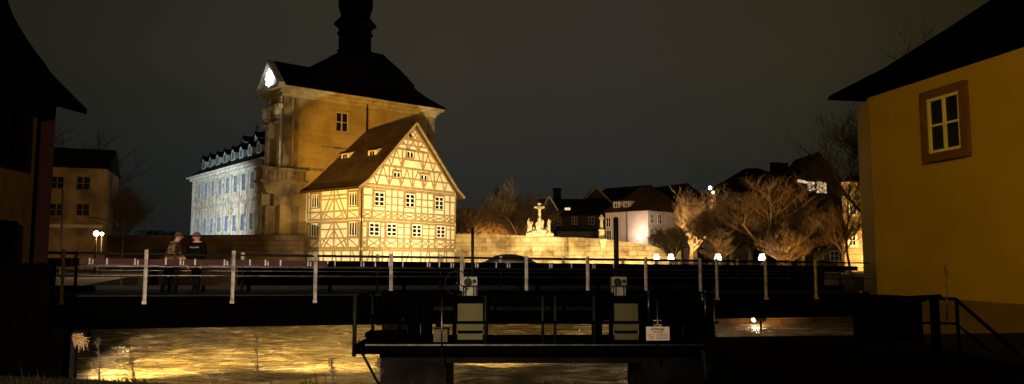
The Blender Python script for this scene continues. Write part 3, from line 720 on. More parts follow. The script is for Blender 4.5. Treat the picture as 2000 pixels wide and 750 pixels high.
trouser = mat('black_trousers', (.004, .004, .005), .9, (.003, .003, .004), 8, spec=.05)
jacket1 = mat('olive_brown_checked_jacket', (.17, .10, .035), .85, (.03, .02, .01), 14, contrast=(.47, .53), detail=2)
jacket2 = mat('black_jacket', (.005, .005, .005), .9, (.003, .003, .003), 8, spec=.05)
cap_m = mat('red_cap', (.22, .05, .035), .8, (.12, .03, .02), 20); lett = mat('pale_jacket_print', (.35, .30, .24), .8)
def head_detail(root, pts, hair, cap=False):
    hd = Vector(pts[3]); 
    m = MB(); m.lathe(hd + Vector((0, 0, .0)), [(.085, .0), (.115, .03), (.118, .07), (.10, .12), (.05, .16), (.005, .172)], 14)
    return m
def person(loc, rot, label, jacket, lean, arms, hair, cap=False, print_=False):
    root = thing('person', loc, label, 'person'); root.rotation_euler = (0, 0, rot); root.scale = (.93, .93, .93)
    ps = pose(lean, *arms)
    def fm(c): return 1 if c.z < .95 else 0
    rd = human_radii()
    skin_figure('body', BONES, rd, ps, root, [skin_m, trouser], faces=fm)
    jp = [ps[0], ps[1], (ps[2][0] - .005, 0, ps[2][2] - .06)] + [ps[i] for i in (5, 6, 7)] + [ps[i] for i in (9, 10, 11)] + [(0, 0, .80)]
    jb = [(0, 1), (1, 2), (1, 3), (3, 4), (4, 5), (1, 6), (6, 7), (7, 8), (0, 9)]
    skin_figure('jacket', jb, [(.19, .17), (.20, .18), .075, .095, .075, .055, .095, .075, .055, (.19, .17)], jp, root, jacket)
    hd = Vector(ps[3])
    # face: nose, brow, ears, as one small mesh; hair or cap over the skull
    m = MB(); nz_ = hd + Vector((.088, 0, -.005))
    m.add([nz_ + Vector(v) for v in ((0, 0, .04), (.0, .016, -.012), (.0, -.016, -.012), (.032, 0, -.008))], [(0, 1, 3), (0, 3, 2), (1, 2, 3), (0, 2, 1)])
    for sgn in (-1, 1): m.lathe(hd + Vector((.0, .092 * sgn, -.015)), [(.008, -.03), (.02, -.01), (.022, .015), (.01, .032)], 8)
    m.lathe(hd + Vector((.075, 0, -.055)), [(.006, -.007), (.022, 0), (.006, .007)], 8)
    MBroot(m, 'face', skin_m, root)
    m = MB(); m.lathe(hd + Vector((-.02, 0, .03)), [(.108, -.02), (.116, .03), (.105, .075), (.07, .11), (.02, .125)], 14)
    if cap: m.lathe(hd + Vector((.09, 0, .03)), [(.085, 0), (.09, .008), (.085, .016)], 12, sx=1.1)
    else: m.lathe(hd + Vector((-.07, 0, -.06)), [(.05, 0), (.075, .05), (.06, .1)], 10)
    MBroot(m, 'cap' if cap else 'hair', cap_m if cap else hair, root)
    if print_:
        m = MB()
        for i in range(9):
            y = -.12 + i * .03; m.box(.172 + lean * .6, .186 + lean * .6, y, y + .018, 1.30 + .012 * math.sin(i * 2), 1.335 + .012 * math.cos(i))
        MBroot(m, 'jacket_print', lett, root)
    for idx in (8, 12):                       # hands: palm and five bent fingers
        wr = Vector(ps[idx]); pr_ = Vector(ps[idx - 1]); d = (wr - pr_).normalized(); u = d.cross(Vector((0, 0, 1))).normalized()
        m = MB(); m.tube([pr_, wr, wr + d * .05], [.026, .032, .03], 8)
        for f in range(4):
            b = wr + d * .05 + u * (-.027 + .018 * f); ln = (.030, .036, .033, .026)[f]
            m.tube([b - d * .01, b + d * ln, b + d * ln * 1.4 + Vector((0, 0, -.025)), b + d * ln * 1.2 + Vector((0, 0, -.05))], [.0095, .009, .0085, .006], 6)
        m.tube([wr + u * .02, wr + u * .05 + d * .03, wr + u * .045 + d * .055 + Vector((0, 0, -.02))], [.012, .011, .007], 6)
        MBroot(m, 'hand', skin_m, root)
    return root
def MBroot(m, name, matl, root):
    """build a mesh given in the root's own local space"""
    keep = root.location.copy(); root.location = (0, 0, 0); o = m.build(name, matl, root); root.location = keep; return o

# ---- stone sculpture on the bridge
def statue_body(parent, base, s, rot, arms, name='standing_figure', lean=0, kneel=0):
    ps = pose(lean, *arms); keep = [0, 1, 2, 3, 4, 5, 6, 7, 8, 9, 10, 11, 12]
    pts = [ps[i] for i in keep]
    if kneel:
        pts = [(x, y, z - .42) for x, y, z in pts]; pts += [(.12, 0, .25), (-.12, 0, .12)]
    else: pts += [(.03, .0, .5), (0, 0, .06)]
    bones = [(a, b) for a, b in BONES if a < 13 and b < 13] + [(0, 13), (13, 14)]
    rd = [r_ * 1.15 for r_ in human_radii()[:13]] + [(.2, .2), (.27, .25)]
    q = [Vector(v) + Vector(base) - parent.location for v in put(pts, (0, 0, 0), rot, s)]
    return skin_figure(name, bones, [((r_[0] * s, r_[1] * s) if isinstance(r_, tuple) else r_ * s) for r_ in rd], q, parent, M['statue'])
ARM_PRAY = ((.06, -.24), (.24, -.14), (.30, -.02)); ARM_DOWN = ((.0, -.28), (.08, -.5), (.12, -.58)); ARM_UP = ((.12, -.05), (.2, .2), (.2, .34)); ARM_FOLD = ((.05, -.27), (.2, -.22), (.22, -.14))
cb = at(1054, 461, 84.6); mo = thing('crucifixion_monument', tuple(cb), 'pale floodlit stone crucifixion group standing on the bridge parapet', 'monument')
U = Vector
m = MB(); m.box(cb.x - 1.55, cb.x + 1.6, cb.y, cb.y + .9, cb.z, cb.z + .3)
for i in range(26):
    x = random.uniform(-1.5, 1.5); m.lathe((cb.x + x, cb.y + random.uniform(-.05, .5), cb.z + .22 + random.uniform(0, .4) * (1 - abs(x) / 1.8)), [(.08, -.1), (random.uniform(.16, .3), .05), (random.uniform(.12, .26), .2), (.05, .36)], 7, rot=random.random())
m.build('rock_base', M['statue'], mo)
m = MB(); m.hexa([(cb.x + a * .34, cb.y + .1 + b * .5, cb.z + .3) for a, b in ((-1, 0), (1, 0), (1, 1), (-1, 1))] + [(cb.x + a * .2, cb.y + .2 + b * .35, cb.z + 1.75) for a, b in ((-1, 0), (1, 0), (1, 1), (-1, 1))])
m.box(cb.x - .07, cb.x + .09, cb.y + .3, cb.y + .42, cb.z + 1.7, cb.z + 3.85); m.box(cb.x - .58, cb.x + .58, cb.y + .305, cb.y + .415, cb.z + 3.2, cb.z + 3.42); m.box(cb.x - .2, cb.x + .2, cb.y + .22, cb.y + .3, cb.z + 3.6, cb.z + 3.78)
m.build('cross', M['statue'], mo)
cx = [(0, 0, 1.3), (0, -.05, 1.62), (0, -.06, 1.75), (.04, -.1, 1.85), (.04, -.1, 1.95), (.17, 0, 1.68), (.34, .04, 1.80), (.52, .05, 1.9), (-.17, 0, 1.68), (-.34, .04, 1.80), (-.52, .05, 1.9), (.07, -.03, .95), (.03, .02, .55), (-.06, -.04, .95), (-.02, .02, .55)]
cbn = [(0, 1), (1, 2), (2, 3), (3, 4), (1, 5), (5, 6), (6, 7), (1, 8), (8, 9), (9, 10), (0, 11), (11, 12), (0, 13), (13, 14)]
skin_figure('crucified_figure', cbn, [.15, .17, .07, .11, .09, .09, .06, .045, .09, .06, .045, .09, .055, .09, .055], [Vector(v) + Vector((.01, .26, 1.5)) for v in cx], mo, M['statue'])
for dx, dz, rt, s_, ar, kn in ((-1.25, .42, -.5, .95, (ARM_PRAY, ARM_FOLD), 0), (-1.0, .35, -1.2, .78, (ARM_UP, ARM_PRAY), 0), (1.1, .36, -2.4, .95, (ARM_PRAY, ARM_DOWN), 0), (-.32, .75, -1.4, .7, (ARM_UP, ARM_FOLD), 1), (.34, .8, -1.9, .8, (ARM_UP, ARM_PRAY), 1), (-.02, 1.15, -1.6, .72, (ARM_UP, ARM_UP), 1), (-.65, .3, -1.0, .6, (ARM_FOLD, ARM_UP), 1), (.75, .3, -2.2, .55, (ARM_UP, ARM_FOLD), 1)):
    statue_body(mo, (cb.x + dx, cb.y + .22, cb.z + dz), s_, rt, ar, 'kneeling_figure' if kn else 'standing_figure', kneel=kn)
sb_ = at(1176, 467, 82.9); so_ = thing('saint_statue', tuple(sb_), 'lone pale robed stone statue on a tall pedestal in front of the pink house', 'statue')
m = MB(); x, y, z = sb_; m.box(x - .38, x + .38, y, y + .76, z, z + .15); m.box(x - .28, x + .28, y + .1, y + .66, z + .15, z + .95); m.box(x - .36, x + .36, y + .02, y + .74, z + .95, z + 1.08)
m.hexa([(x + .1 + a * .2, y - .05 + b * .1, z - 1.0) for a, b in ((-1, 0), (1, 0), (1, 1), (-1, 1))] + [(x + .1 + a * .45, y - .3 + b * .35, z + .0) for a, b in ((-1, 0), (1, 0), (1, 1), (-1, 1))])
m.build('pedestal', M['statue'], so_)
statue_body(so_, (x, y + .36, z + 1.08), 1.0, -1.9, (ARM_FOLD, ARM_PRAY), 'robed_figure')

# ================================================================== TREES
def tree(loc, h, spread, seed, label, trunk_r=.18, levels=5, kids=(5, 5, 5, 4, 4), twig_mat=None, bark=None, up=.16, group='bare winter trees', trunk_frac=.25, name='bare_tree', tw=.016, cat='tree', droop=0):
    rnd = random.Random(seed); root = thing(name, loc, label, cat, group)
    tr = MB(); cr = MB()
    def grow(p, d, ln, r_, lev):
        n = 3 if lev < 2 else 2; pts = [p]; dd = d.copy()
        for i in range(n):
            dd = (dd + Vector((rnd.uniform(-.2, .2), rnd.uniform(-.2, .2), rnd.uniform(-.1, .18) - droop * lev * .1)) ).normalized(); pts.append(pts[-1] + dd * ln / n)
        rr = [r_ * (1 - .5 * i / n) for i in range(n + 1)]
        if lev >= levels - 1: rr[-1] = r_ * .3
        (tr if lev < 2 else cr).tube(pts, rr, 7 if lev == 0 else (5 if lev == 1 else 3), cap=False)
        if lev >= levels: return
        k = kids[min(lev, len(kids) - 1)]
        for i in range(k):
            f = rnd.uniform(.2, 1) if lev else rnd.uniform(.5, 1)
            j = min(int(f * n), n - 1); q = pts[j].lerp(pts[j + 1], f * n - j)
            a = rnd.uniform(0, 2 * math.pi); s_ = rnd.uniform(.5, 1.35) * (spread if lev < 2 else 1)
            side = Vector((math.cos(a), math.sin(a), rnd.uniform(-.1, .5)))
            nd = (dd * (1 - .25 * s_) + side * s_ + Vector((0, 0, up))).normalized()
            grow(q, nd, ln * rnd.uniform(.5, .86) * (1.35 if lev == 0 else 1), max(r_ * rnd.uniform(.42, .6), tw), lev + 1)
    grow(Vector(loc), Vector((rnd.uniform(-.1, .1), rnd.uniform(-.1, .1), 1)), h * .28 + .01, trunk_r, 0)
    # scale to the wanted height
    top = max(v.z for v in cr.v + tr.v) - loc[2]; k = h / top
    for mm in (tr, cr):
        mm.v = [Vector(loc) + Vector(((v.x - loc[0]) * k, (v.y - loc[1]) * k, (v.z - loc[2]) * k)) for v in mm.v]
    tr.build('trunk', bark or M['bark'], root); cr.build('crown', twig_mat or M['twig'], root)
    return root
def leafy(loc, h, wd, seed, label, n=2600, name='evergreen_bush', leaf=.12, matl=None, cat='bush', group=None, mid=.5):
    rnd = random.Random(seed); root = thing(name, loc, label, cat, group); x, y, z = loc
    m = MB()
    MB().tube([(x, y, z), (x + .1, y, z + h * .7)], [.09, .04], 6).build('stem', M['bark'], root)
    cl = [(rnd.uniform(-1, 1), rnd.uniform(-1, 1), rnd.uniform(.1, .95), rnd.uniform(.16, .34)) for _ in range(16)]
    for i in range(n):
        c = rnd.choice(cl); a = rnd.uniform(0, 6.283); b = rnd.uniform(-1, 1); r_ = c[3] * rnd.uniform(.6, 1.1); t = math.sqrt(1 - b * b)
        sh = math.sin(math.pi * min(.98, max(.06, c[2]))) ** .5
        q = Vector((x + (c[0] * sh * .75 + r_ * t * math.cos(a)) * wd / 2, y + (c[1] * sh * .75 + r_ * t * math.sin(a)) * wd / 2, max(z + .02, z + (c[2] + r_ * b * .5) * h * .85)))
        u = Vector((rnd.gauss(0, 1), rnd.gauss(0, 1), rnd.gauss(0, 1))).normalized(); v = u.orthogonal().normalized(); l_ = leaf * rnd.uniform(.6, 1.4)
        m.add([q - u * l_, q + v * l_ * .45, q + u * l_, q - v * l_ * .45], [(0, 1, 2, 3)])
    m.build('crown', matl or M['leaf_dark'], root); return root
def T(px, Y, ztop_py, z0, **k):
    b = at(px, 505, Y); t = at(px, ztop_py, Y); return (b.x, Y, z0), t.z - z0
def trees(rows, **kw):
    for (px, Y, py, z0, sp, seed, label, extra) in rows:
        loc, h = T(px, Y, py, z0); kk = dict(kw); kk.update(extra); tree(loc, h, sp, seed, label, **kk)
G1 = 'bare trees behind the bridge wall'
trees([
 (1002, 95, 350, 1.2, 1.0, 11, 'tallest bare tree behind the bridge wall, left of the crucifixion group', {'bark': M['bark_pale']}),
 (962, 99, 372, 1.2, 1.1, 12, 'bare tree behind the bridge wall under the distant spire', {}),
 (925, 97, 388, 1.2, 1.1, 13, 'bare tree beside the right wall of the timber-framed house', {}),
 (1032, 102, 380, 1.2, .9, 14, 'low bare tree directly behind the crucifixion group', {}),
 (985, 104, 362, 1.2, 1.2, 15, 'hazy bare tree farther back behind the tallest one on the bridge', {}),
], group=G1, levels=5, trunk_r=.22, tw=.016, kids=(6, 7, 6, 5, 4), twig_mat=M['twig_brown'])
G2 = 'bare trees on the right bank'
trees([
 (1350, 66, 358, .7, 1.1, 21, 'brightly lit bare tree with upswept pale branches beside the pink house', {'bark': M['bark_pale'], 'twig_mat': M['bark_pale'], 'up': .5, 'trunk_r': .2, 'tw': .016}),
 (1322, 58, 436, .6, 1.0, 22, 'small lit shrub-like tree at the foot of the upswept tree, pink house side', {}),
 (1385, 60, 380, .6, 1.0, 23, 'bare brown tree right of the upswept lit tree', {}),
 (1432, 57, 362, .6, 1.0, 24, 'bare tree with a forked pale trunk in the middle of the right bank', {}),
 (1490, 55, 338, .6, 1.0, 25, 'tall dim bare tree in front of the dark hillside houses', {}),
 (1530, 58, 352, .6, 1.1, 26, 'dim brown bare tree below the lit hillside windows', {}),
 (1588, 54, 400, .6, 1.1, 27, 'low dark bare tree in front of the small lit window, left of the stone tower', {}),
 (1645, 50, 330, .6, .8, 28, 'bare tree whose branches cross the floodlit stone tower', {'tw': .009, 'kids': (4, 4, 5, 4, 3), 'trunk_r': .11}),
 (1362, 68, 385, .7, 1.2, 32, 'loose bare tree between the upswept lit tree and its right neighbour', {}),
 (1412, 64, 372, .7, 1.1, 33, 'bare tree with dense twigs under the white street lamp globes', {}),
 (1520, 66, 362, .8, 1.2, 34, 'hazy bare tree under the roof with two chimneys', {}),
 (1565, 62, 385, .7, 1.2, 35, 'hazy bare tree below the lit awning', {}),
 (1462, 62, 372, .7, 1.1, 29, 'faint bare tree behind the forked one on the right bank', {}),
 (1410, 51, 440, .5, 1.3, 30, 'low bare bush leaning over the quay, right bank', {}),
 (1545, 50, 430, .5, 1.3, 31, 'low bare bush on the quay under the dim brown tree', {}),
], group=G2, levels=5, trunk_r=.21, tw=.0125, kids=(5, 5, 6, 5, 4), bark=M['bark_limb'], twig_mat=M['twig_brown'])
trees([(1668, 33, 205, 0.2, .6, 41, 'faint tall bare tree just left of the mustard house wall', {'tw': .005, 'trunk_r': .05, 'kids': (4, 4, 4, 4, 3)}),
       (1790, 34, 40, 0.2, 1.0, 42, 'bare treetop showing above the roof of the mustard house', {'tw': .010, 'kids': (5, 6, 6, 5, 4)}),
       (1725, 31, 110, 0.2, .9, 43, 'bare treetop by the eaves of the mustard house', {'tw': .006, 'kids': (4, 4, 5, 4, 3), 'trunk_r': .1})], group='bare trees around the mustard house', levels=5, trunk_r=.2)
trees([(122, 92, 212, .9, .9, 51, 'dark bare tree behind the black left roof tip', {'tw': .012}), (222, 70, 350, .9, .8, 52, 'dark tree at the right side of the grimy brown house', {})], group='dark trees on the left bank', levels=5, trunk_r=.2)
for i, (px, py, wd) in enumerate(((225, 452, 5), (262, 450, 6), (300, 440, 5.5), (345, 446, 5))):
    b = at(px, 505, 128); t = at(px, py, 128)
    leafy((b.x, 128, .9), t.z - .9, wd * 1.6, 60 + i, ('low black bush beside the curved lamp arm', 'low black bush between the street light and the tall bush', 'tallest black bush on the left horizon', 'black bush next to the painted hall wall')[i], n=2200, leaf=.16)

# ================================================================== TOWN BEHIND
def gable_house(name, label, A, B, depth, zb, ze_, zr_, wmat, rmat, ridge='along', wins=(), swins=(), ov=.4, chim=(), hip=False, sash=None, ww=.9, wh=1.2, group=None, casing=None):
    """A, B: front corners (left, right) on the ground; ridge 'along' the front or 'across' it; wins are pixel positions"""
    A = Vector((A[0], A[1], 0)); B = Vector((B[0], B[1], 0)); d = (B - A).normalized(); n = Vector((d.y, -d.x, 0)); Lh = (B - A).length
    fr = Frame(A, d, n); root = thing(name, (A.x, A.y, zb), label, 'house', group)
    m = MB()
    if ridge == 'across':
        m.prism([fr.p(s, z) for s, z in ((0, zb), (Lh, zb), (Lh, ze_), (Lh / 2, zr_ - .15), (0, ze_))], -n * depth)
    else:
        sf = Frame(A, -n, -d)
        m.prism([fr.p(0, zb), fr.p(0, zb, -depth), fr.p(0, ze_, -depth)] + ([fr.p(0, zr_ - .15, -depth / 2)] if not hip else []) + [fr.p(0, ze_)], d * Lh)
    m.build('wall', wmat, root)
    m = MB()
    if ridge == 'across':
        k = (zr_ - ze_) / (Lh / 2)
        for sg in (0, 1):
            f = (lambda s: s) if sg == 0 else (lambda s: Lh - s)
            pts = [fr.p(f(-ov), ze_ - k * ov, ov), fr.p(f(Lh / 2), zr_, ov), fr.p(f(Lh / 2), zr_ + .2, ov), fr.p(f(-ov), ze_ - k * ov + .2, ov)]
            m.prism(pts if sg else pts[::-1], -n * (depth + 2 * ov))
    else:
        k = (zr_ - ze_) / (depth / 2); hp = min(Lh * .35, depth / 2) if hip else 0
        v = [fr.p(-ov, ze_ - k * ov * .3, ov), fr.p(Lh + ov, ze_ - k * ov * .3, ov), fr.p(Lh + ov, ze_ - k * ov * .3, -depth - ov), fr.p(-ov, ze_ - k * ov * .3, -depth - ov), fr.p(hp - (0 if hip else ov), zr_, -depth / 2), fr.p(Lh - hp + (0 if hip else ov), zr_, -depth / 2)]
        m.add(v, [(0, 1, 5, 4), (1, 2, 5), (2, 3, 4, 5), (3, 0, 4), (3, 2, 1, 0)])
    ro = m.build('roof', rmat, root)
    for (s, dd, w_, top) in chim:
        c = MB(); c.fbox(fr, s - w_ / 2, s + w_ / 2, ze_, top, -dd, -dd - w_); c.fbox(fr, s - w_ / 2 - .08, s + w_ / 2 + .08, top, top + .18, -dd + .08, -dd - w_ - .08); c.build('chimney', rmat, ro)
    for q in wins:
        s, z = fr.sz(q[0], q[1]); window(fr, s, z, ww if len(q) < 3 else q[2], wh if len(q) < 4 else q[3], root, sash=sash, lit=(q[4] if len(q) > 4 else None), nx=2, ny=2, fw=.08, bar=.035, casing=casing)
    root['_'] = 1; del root['_']
    return root, fr, ro
def dormer_box(fr, s, z, w_, h, back, root, wallm, roofm, o=0):
    m = MB(); m.fbox(fr, s - w_ / 2, s + w_ / 2, z, z + h, o, o - back); dd = m.build('dormer', wallm, root)
    m = MB(); m.hexa([fr.p(s - w_ / 2 - .15, z + h, o + .2), fr.p(s + w_ / 2 + .15, z + h, o + .2), fr.p(s + w_ / 2 + .15, z + h, o - back), fr.p(s - w_ / 2 - .15, z + h, o - back), fr.p(s - w_ / 2 - .15, z + h + .12, o + .2), fr.p(s + w_ / 2 + .15, z + h + .12, o + .2), fr.p(s + w_ / 2 + .15, z + h + .5, o - back), fr.p(s - w_ / 2 - .15, z + h + .5, o - back)]); m.build('dormer_roof', roofm, dd)
    window(fr, s, z + h / 2, w_ * .6, h * .7, dd, nx=2, ny=1, o=o, fw=.07)
def corner(px, Y): q = at(px, 470, Y); return (q.x, q.y)
Zt = lambda py, Y, px=1200: at(px, py, Y).z
# pink house: left face from 1180 to 1265, right face from 1265 to 1330
A_ = corner(1183, 101); B_ = corner(1264, 96); C_ = corner(1345, 104)
ph, pf, pro = gable_house('pink_house', 'pinkish corner house with brown roof and glaring wall lamp, right of the lone statue', A_, B_, 9.5, 1.0, Zt(411, 97), Zt(364, 101), M['pink'], M['tile_brown'], hip=True, wins=[(1242, 429), (1189, 434), (1190, 459), (1241, 457)], ww=.85, wh=1.35)
rf_ = Frame((B_[0], B_[1]), (C_[0] - B_[0], C_[1] - B_[1]), (C_[1] - B_[1], -(C_[0] - B_[0])))
for px, py in ((1270, 427), (1285, 428), (1299, 430), (1270, 456), (1286, 458), (1300, 459)):
    s, z = rf_.sz(px, py); window(rf_, s, z, 1.0, 1.35, ph, nx=2, ny=2, fw=.08, o=.21)
m = MB(); ln_ = (Vector(C_) - Vector(B_)).length; m.fbox(rf_, -.02, ln_, 1.0, Zt(411, 97), .2, -3); m.build('side_wall', M['pink'], ph)
for px, py in ((1205, 402), (1224, 401)):
    s, z = pf.sz(px, py, -.6); dormer_box(pf, s, z - .4, 1.25, .95, 2.2, pro, M['pink'], M['tile_brown'], o=-.55)
wl = at(1249, 462, 95.3)
lm = thing('wall_lamp', (wl.x, wl.y, wl.z), 'glaring white lamp on the wall of the pink house', 'lamp')
MB().lathe(wl, [(.05, -.3), (.26, -.18), (.32, .1), (.2, .32), (.05, .36)], 12).build('lamp_globe', glow('glaring_lamp_globe', (1, .86, .82), 14), lm)
MB().tube([wl + Vector((0, 0, .36)), wl + Vector((0, .3, .5)), wl + Vector((0, 1.1, .5))], .03, 6).build('bracket', M['metal_dark'], lm)
pl_ = bpy.data.lights.new('lamp_light', 'POINT'); pl_.energy = 450; pl_.color = (1, .80, .64); pl_.shadow_soft_size = .35
po = bpy.data.objects.new('lamp_light', pl_); C.objects.link(po); po.parent = lm; pl_fill = pl_.copy(); pl_fill.energy = 800; p2 = bpy.data.objects.new('lamp_light', pl_fill); C.objects.link(p2); p2.parent = lm; p2.location = (1.6, -5, .6); po.location = (-.45, -.1, .3)  # the second, offset point light is an added fill for the house faces
# rear houses over the pink one
gable_house('rear_house', 'dark brown roofed house rising behind the pink house, chimney at its left', corner(1200, 118), corner(1290, 108), 10, 1.0, Zt(398, 112), Zt(365, 116), M['brown_render'], M['tile_dark'], hip=False, chim=((2.0, 2.5, 1.5, Zt(374, 112)),), wins=[(1292, 400)])
gable_house('gabled_house', 'tall dark house with a pale gable edge behind the pink house roof', corner(1244, 128), corner(1296, 135), 9, 1.0, Zt(388, 130), Zt(362, 130), M['brown_render'], M['tile_dark'], ridge='across')
gable_house('gabled_house', 'long dark house with pale gable trim and tall chimney behind the crucifixion group', corner(1058, 112), corner(1182, 112), 9, 1.0, Zt(420, 112), Zt(384, 112), M['dark_render'], M['tile_dark'], ridge='along', chim=((2.6, 3.0, 1.2, Zt(366, 112)),), wins=[(1090, 433), (1122, 431), (1155, 431)], sash=M['sandstone_trim'])
gr_, gf_, _r = gable_house('gabled_house', 'dark green-grey gabled house front with light bargeboards between the chimney and the pink house', corner(1140, 122), corner(1190, 122), 9, 1.0, Zt(392, 122), Zt(366, 122), M['dark_render'], M['tile_dark'], ridge='across')
m = MB(); s0 = gf_.sz(1140, 395)[0]; Lg = (Vector(corner(1190, 122)) - Vector(corner(1140, 122))).length
m.beam(gf_, (-.4, Zt(396, 122)), (Lg / 2, Zt(366, 122)), .22, .42, .5); m.beam(gf_, (Lg + .4, Zt(396, 122)), (Lg / 2, Zt(366, 122)), .22, .42, .5); m.build('bargeboard', M['sandstone_trim'], gr_)
gr2, gf2, _r = gable_house('gabled_house', 'nearest dark gabled house with white bargeboards right beside the crucifix', corner(1060, 106), corner(1086, 106), 6, 1.0, Zt(408, 106), Zt(385, 106), M['dark_render'], M['tile_dark'], ridge='across')
m = MB(); Lg = (Vector(corner(1086, 106)) - Vector(corner(1060, 106))).length
m.beam(gf2, (-.3, Zt(412, 106)), (Lg / 2, Zt(384, 106)), .2, .42, .5); m.beam(gf2, (Lg + .3, Zt(412, 106)), (Lg / 2, Zt(384, 106)), .2, .42, .5); m.build('bargeboard', M['pale_trim'], gr2)
q = at(1109, 408, 111); m = MB(); m.box(q.x - .45, q.x + .35, q.y - .3, q.y + .3, q.z - .16, q.z + .16)
lo = m.build('roof_window', M['lit_warm'], None, label='small bright slanted rooflight in the dark roof behind the crucifix', category='roof window')
m = MB(); a = at(1088, 452, 104); b = at(1190, 447, 104); m.box(a.x, b.x, 104, 106, 1.0, a.z); m.build('terrace_wall', M['dark_render'], None, label='low dim cream terrace wall between crucifix and lone statue', category='wall')
# distant spire above the trees
sp_ = at(971, 390, 210); m = MB(); st_ = thing('church_spire', (sp_.x, 210, 1.2), 'tiny dark onion-capped church spire above the bare trees', 'church tower')
m.box(sp_.x - .9, sp_.x + .9, 209, 211, 1.2, sp_.z - 1); m.build('shaft', M['dark_render'], st_)
MB().lathe((sp_.x, 210, sp_.z - 1), [(.9, 0), (1.15, .8), (1.0, 1.8), (.6, 2.3), (.5, 2.9), (.7, 3.2), (.4, 3.9), (.15, 4.4), (.04, 5.8)], 8).build('onion_cap', M['slate'], st_)
# hillside to the right with dark houses
m = MB(); vs = []
for j in range(14):
    for i in range(22):
        x = 20 + i * 8; y = 86 + j * 7; hgt = 1.0 + 9 * (1 - math.exp(-j * .28)) * min(1, max(0, (i - 1) / 3.2)) * math.exp(-max(0, i - 9) * .05) + noise.noise(Vector((x * .05, y * .05, 0))) * .8
        vs.append((x, y, hgt))
m.add(vs, [(j * 22 + i, j * 22 + i + 1, (j + 1) * 22 + i + 1, (j + 1) * 22 + i) for j in range(13) for i in range(21)], 0, True); m.build('hillside', M['bank'], kind='structure')
DH = [
 ('dark hillside house with a broad hipped roof, left of the twin chimneys', 1448, 1532, 100, 345, 322, 'along', True, ((6, 3, .9, Zt(314, 100)),), []),
 ('dark hillside house carrying two square chimneys', 1528, 1572, 104, 348, 331, 'along', False, ((1.4, 2, 1.1, Zt(317, 104)), (3.0, 2.5, .9, Zt(323, 104))), []),
 ('dark hillside house with a pointed gable and a row of lit windows', 1566, 1640, 96, 345, 300, 'across', False, (), [(1584, 364, 1.1, 1.3, M['lit_warm']), (1600, 366, .9, 1.6, M['lit_warm']), (1609, 367, .8, 1.5, M['lit_warm'])]),
 ('low dark hillside house under the broad hipped roof', 1405, 1470, 94, 375, 350, 'along', True, (), []),
 ('low dark hillside house with a hipped roof, right of the pointed gable', 1634, 1690, 90, 398, 380, 'along', True, (), []),
]
for lb_, x0, x1, Y, pe, prg, rd_, hp_, ch_, ws_ in DH:
    gable_house('hillside_house', lb_, corner(x0, Y), corner(x1, Y), 7.5, 1.5, Zt(pe, Y), Zt(prg, Y), M['dark_render'], M['tile_dark'], ridge=rd_, hip=hp_, chim=ch_, wins=ws_, group=None)
q = at(1572, 357, 95.2); MB().hexa([(q.x - .9, q.y, q.z + .1), (q.x + .8, q.y, q.z - .15), (q.x + .8, q.y + .2, q.z - .15), (q.x - .9, q.y + .2, q.z + .1), (q.x - .8, q.y, q.z + .45), (q.x + .8, q.y, q.z + .1), (q.x + .8, q.y + .2, q.z + .1), (q.x - .8, q.y + .2, q.z + .45)]).build('glow_awning', M['lit_warm'], None, label='small pale awning, glowing for its lit look, left of the lit hillside windows', category='awning')  # emission gives the awning its lit look; it is no lamp
# low long house behind the right-bank trees with small lit panes
gable_house('bank_house', 'low dim house behind the right bank trees with small lit windows', corner(1555, 78), corner(1650, 76), 7, .9, Zt(430, 77), Zt(408, 78), M['brown_render'], M['tile_dark'], hip=True, wins=[(1566, 458, .9, .9), (1587, 459, .9, .9, M['lit_warm']), (1605, 461, .9, .9), (1630, 500, .9, 1.1), (1600, 496, .9, 1.1)])
q = at(1456, 453, 70); MB().hexa([(q.x - .18, q.y, q.z - .35), (q.x + .2, q.y, q.z - .3), (q.x + .2, q.y + .1, q.z - .3), (q.x - .18, q.y + .1, q.z - .35), (q.x - .02, q.y, q.z + .35), (q.x + .2, q.y, q.z + .3), (q.x + .2, q.y + .1, q.z + .3), (q.x - .02, q.y + .1, q.z + .35)]).build('attic_light', M['lit_warm'], None, label='single small lit attic pane shining through the right bank trees', category='window')
# floodlit stone tower at the right
A_ = corner(1648, 62); B_ = corner(1712, 61)
rt_, rfr, _ = gable_house('stone_tower', 'floodlit pale stone tower house between the bare branches and the mustard house', A_, B_, 5, .5, Zt(355, 62), Zt(338, 62), M['ashlar'], M['tile_dark'], hip=True, wins=[(1666, 410, .6, .9), (1665, 470, .6, .9)], casing=M['pale_trim'], ov=.25)
# lamps in the town
def globe_lamp(px, py, Y, z0, label, size=.22, e_mat=None, power=0, color=(1, .8, .6), group=None):
    q = at(px, py, Y); root = thing('street_lamp', (q.x, q.y, z0), label, 'street lamp', group)
    MB().tube([(q.x, q.y, z0), (q.x, q.y, q.z - size)], [.06, .04], 6).build('post', M['metal_dark'], root)
    MB().lathe(q, [(size * .5, -size), (size, -size * .2), (size * .9, size * .5), (size * .3, size)], 10).build('lamp_globe', e_mat or M['lit_white'], root)
    if power:
        l_ = bpy.data.lights.new('lamp_light', 'POINT'); l_.energy = power; l_.color = color; l_.shadow_soft_size = .3
        o = bpy.data.objects.new('lamp_light', l_); C.objects.link(o); o.parent = root; o.location = (0, .55, q.z - z0)
    return root
globe_lamp(1387, 367, 84, 1.0, 'street lamp with a small white globe above the upswept lit tree', .2)
globe_lamp(1393, 376, 86, 1.0, 'second tiny white street lamp globe just below the first, above the trees', .16)
globe_lamp(188, 456, 50, .5, 'glaring white street light in front of the grimy brown house', .17, glow('glaring_street_globe', (1, .9, .75), 12), 1500, (1, .60, .24))
globe_lamp(199, 457, 51, .5, 'second glaring street light head right beside the first, by the brown house', .11, glow('glaring_street_globe_small', (1, .9, .75), 10), 0)
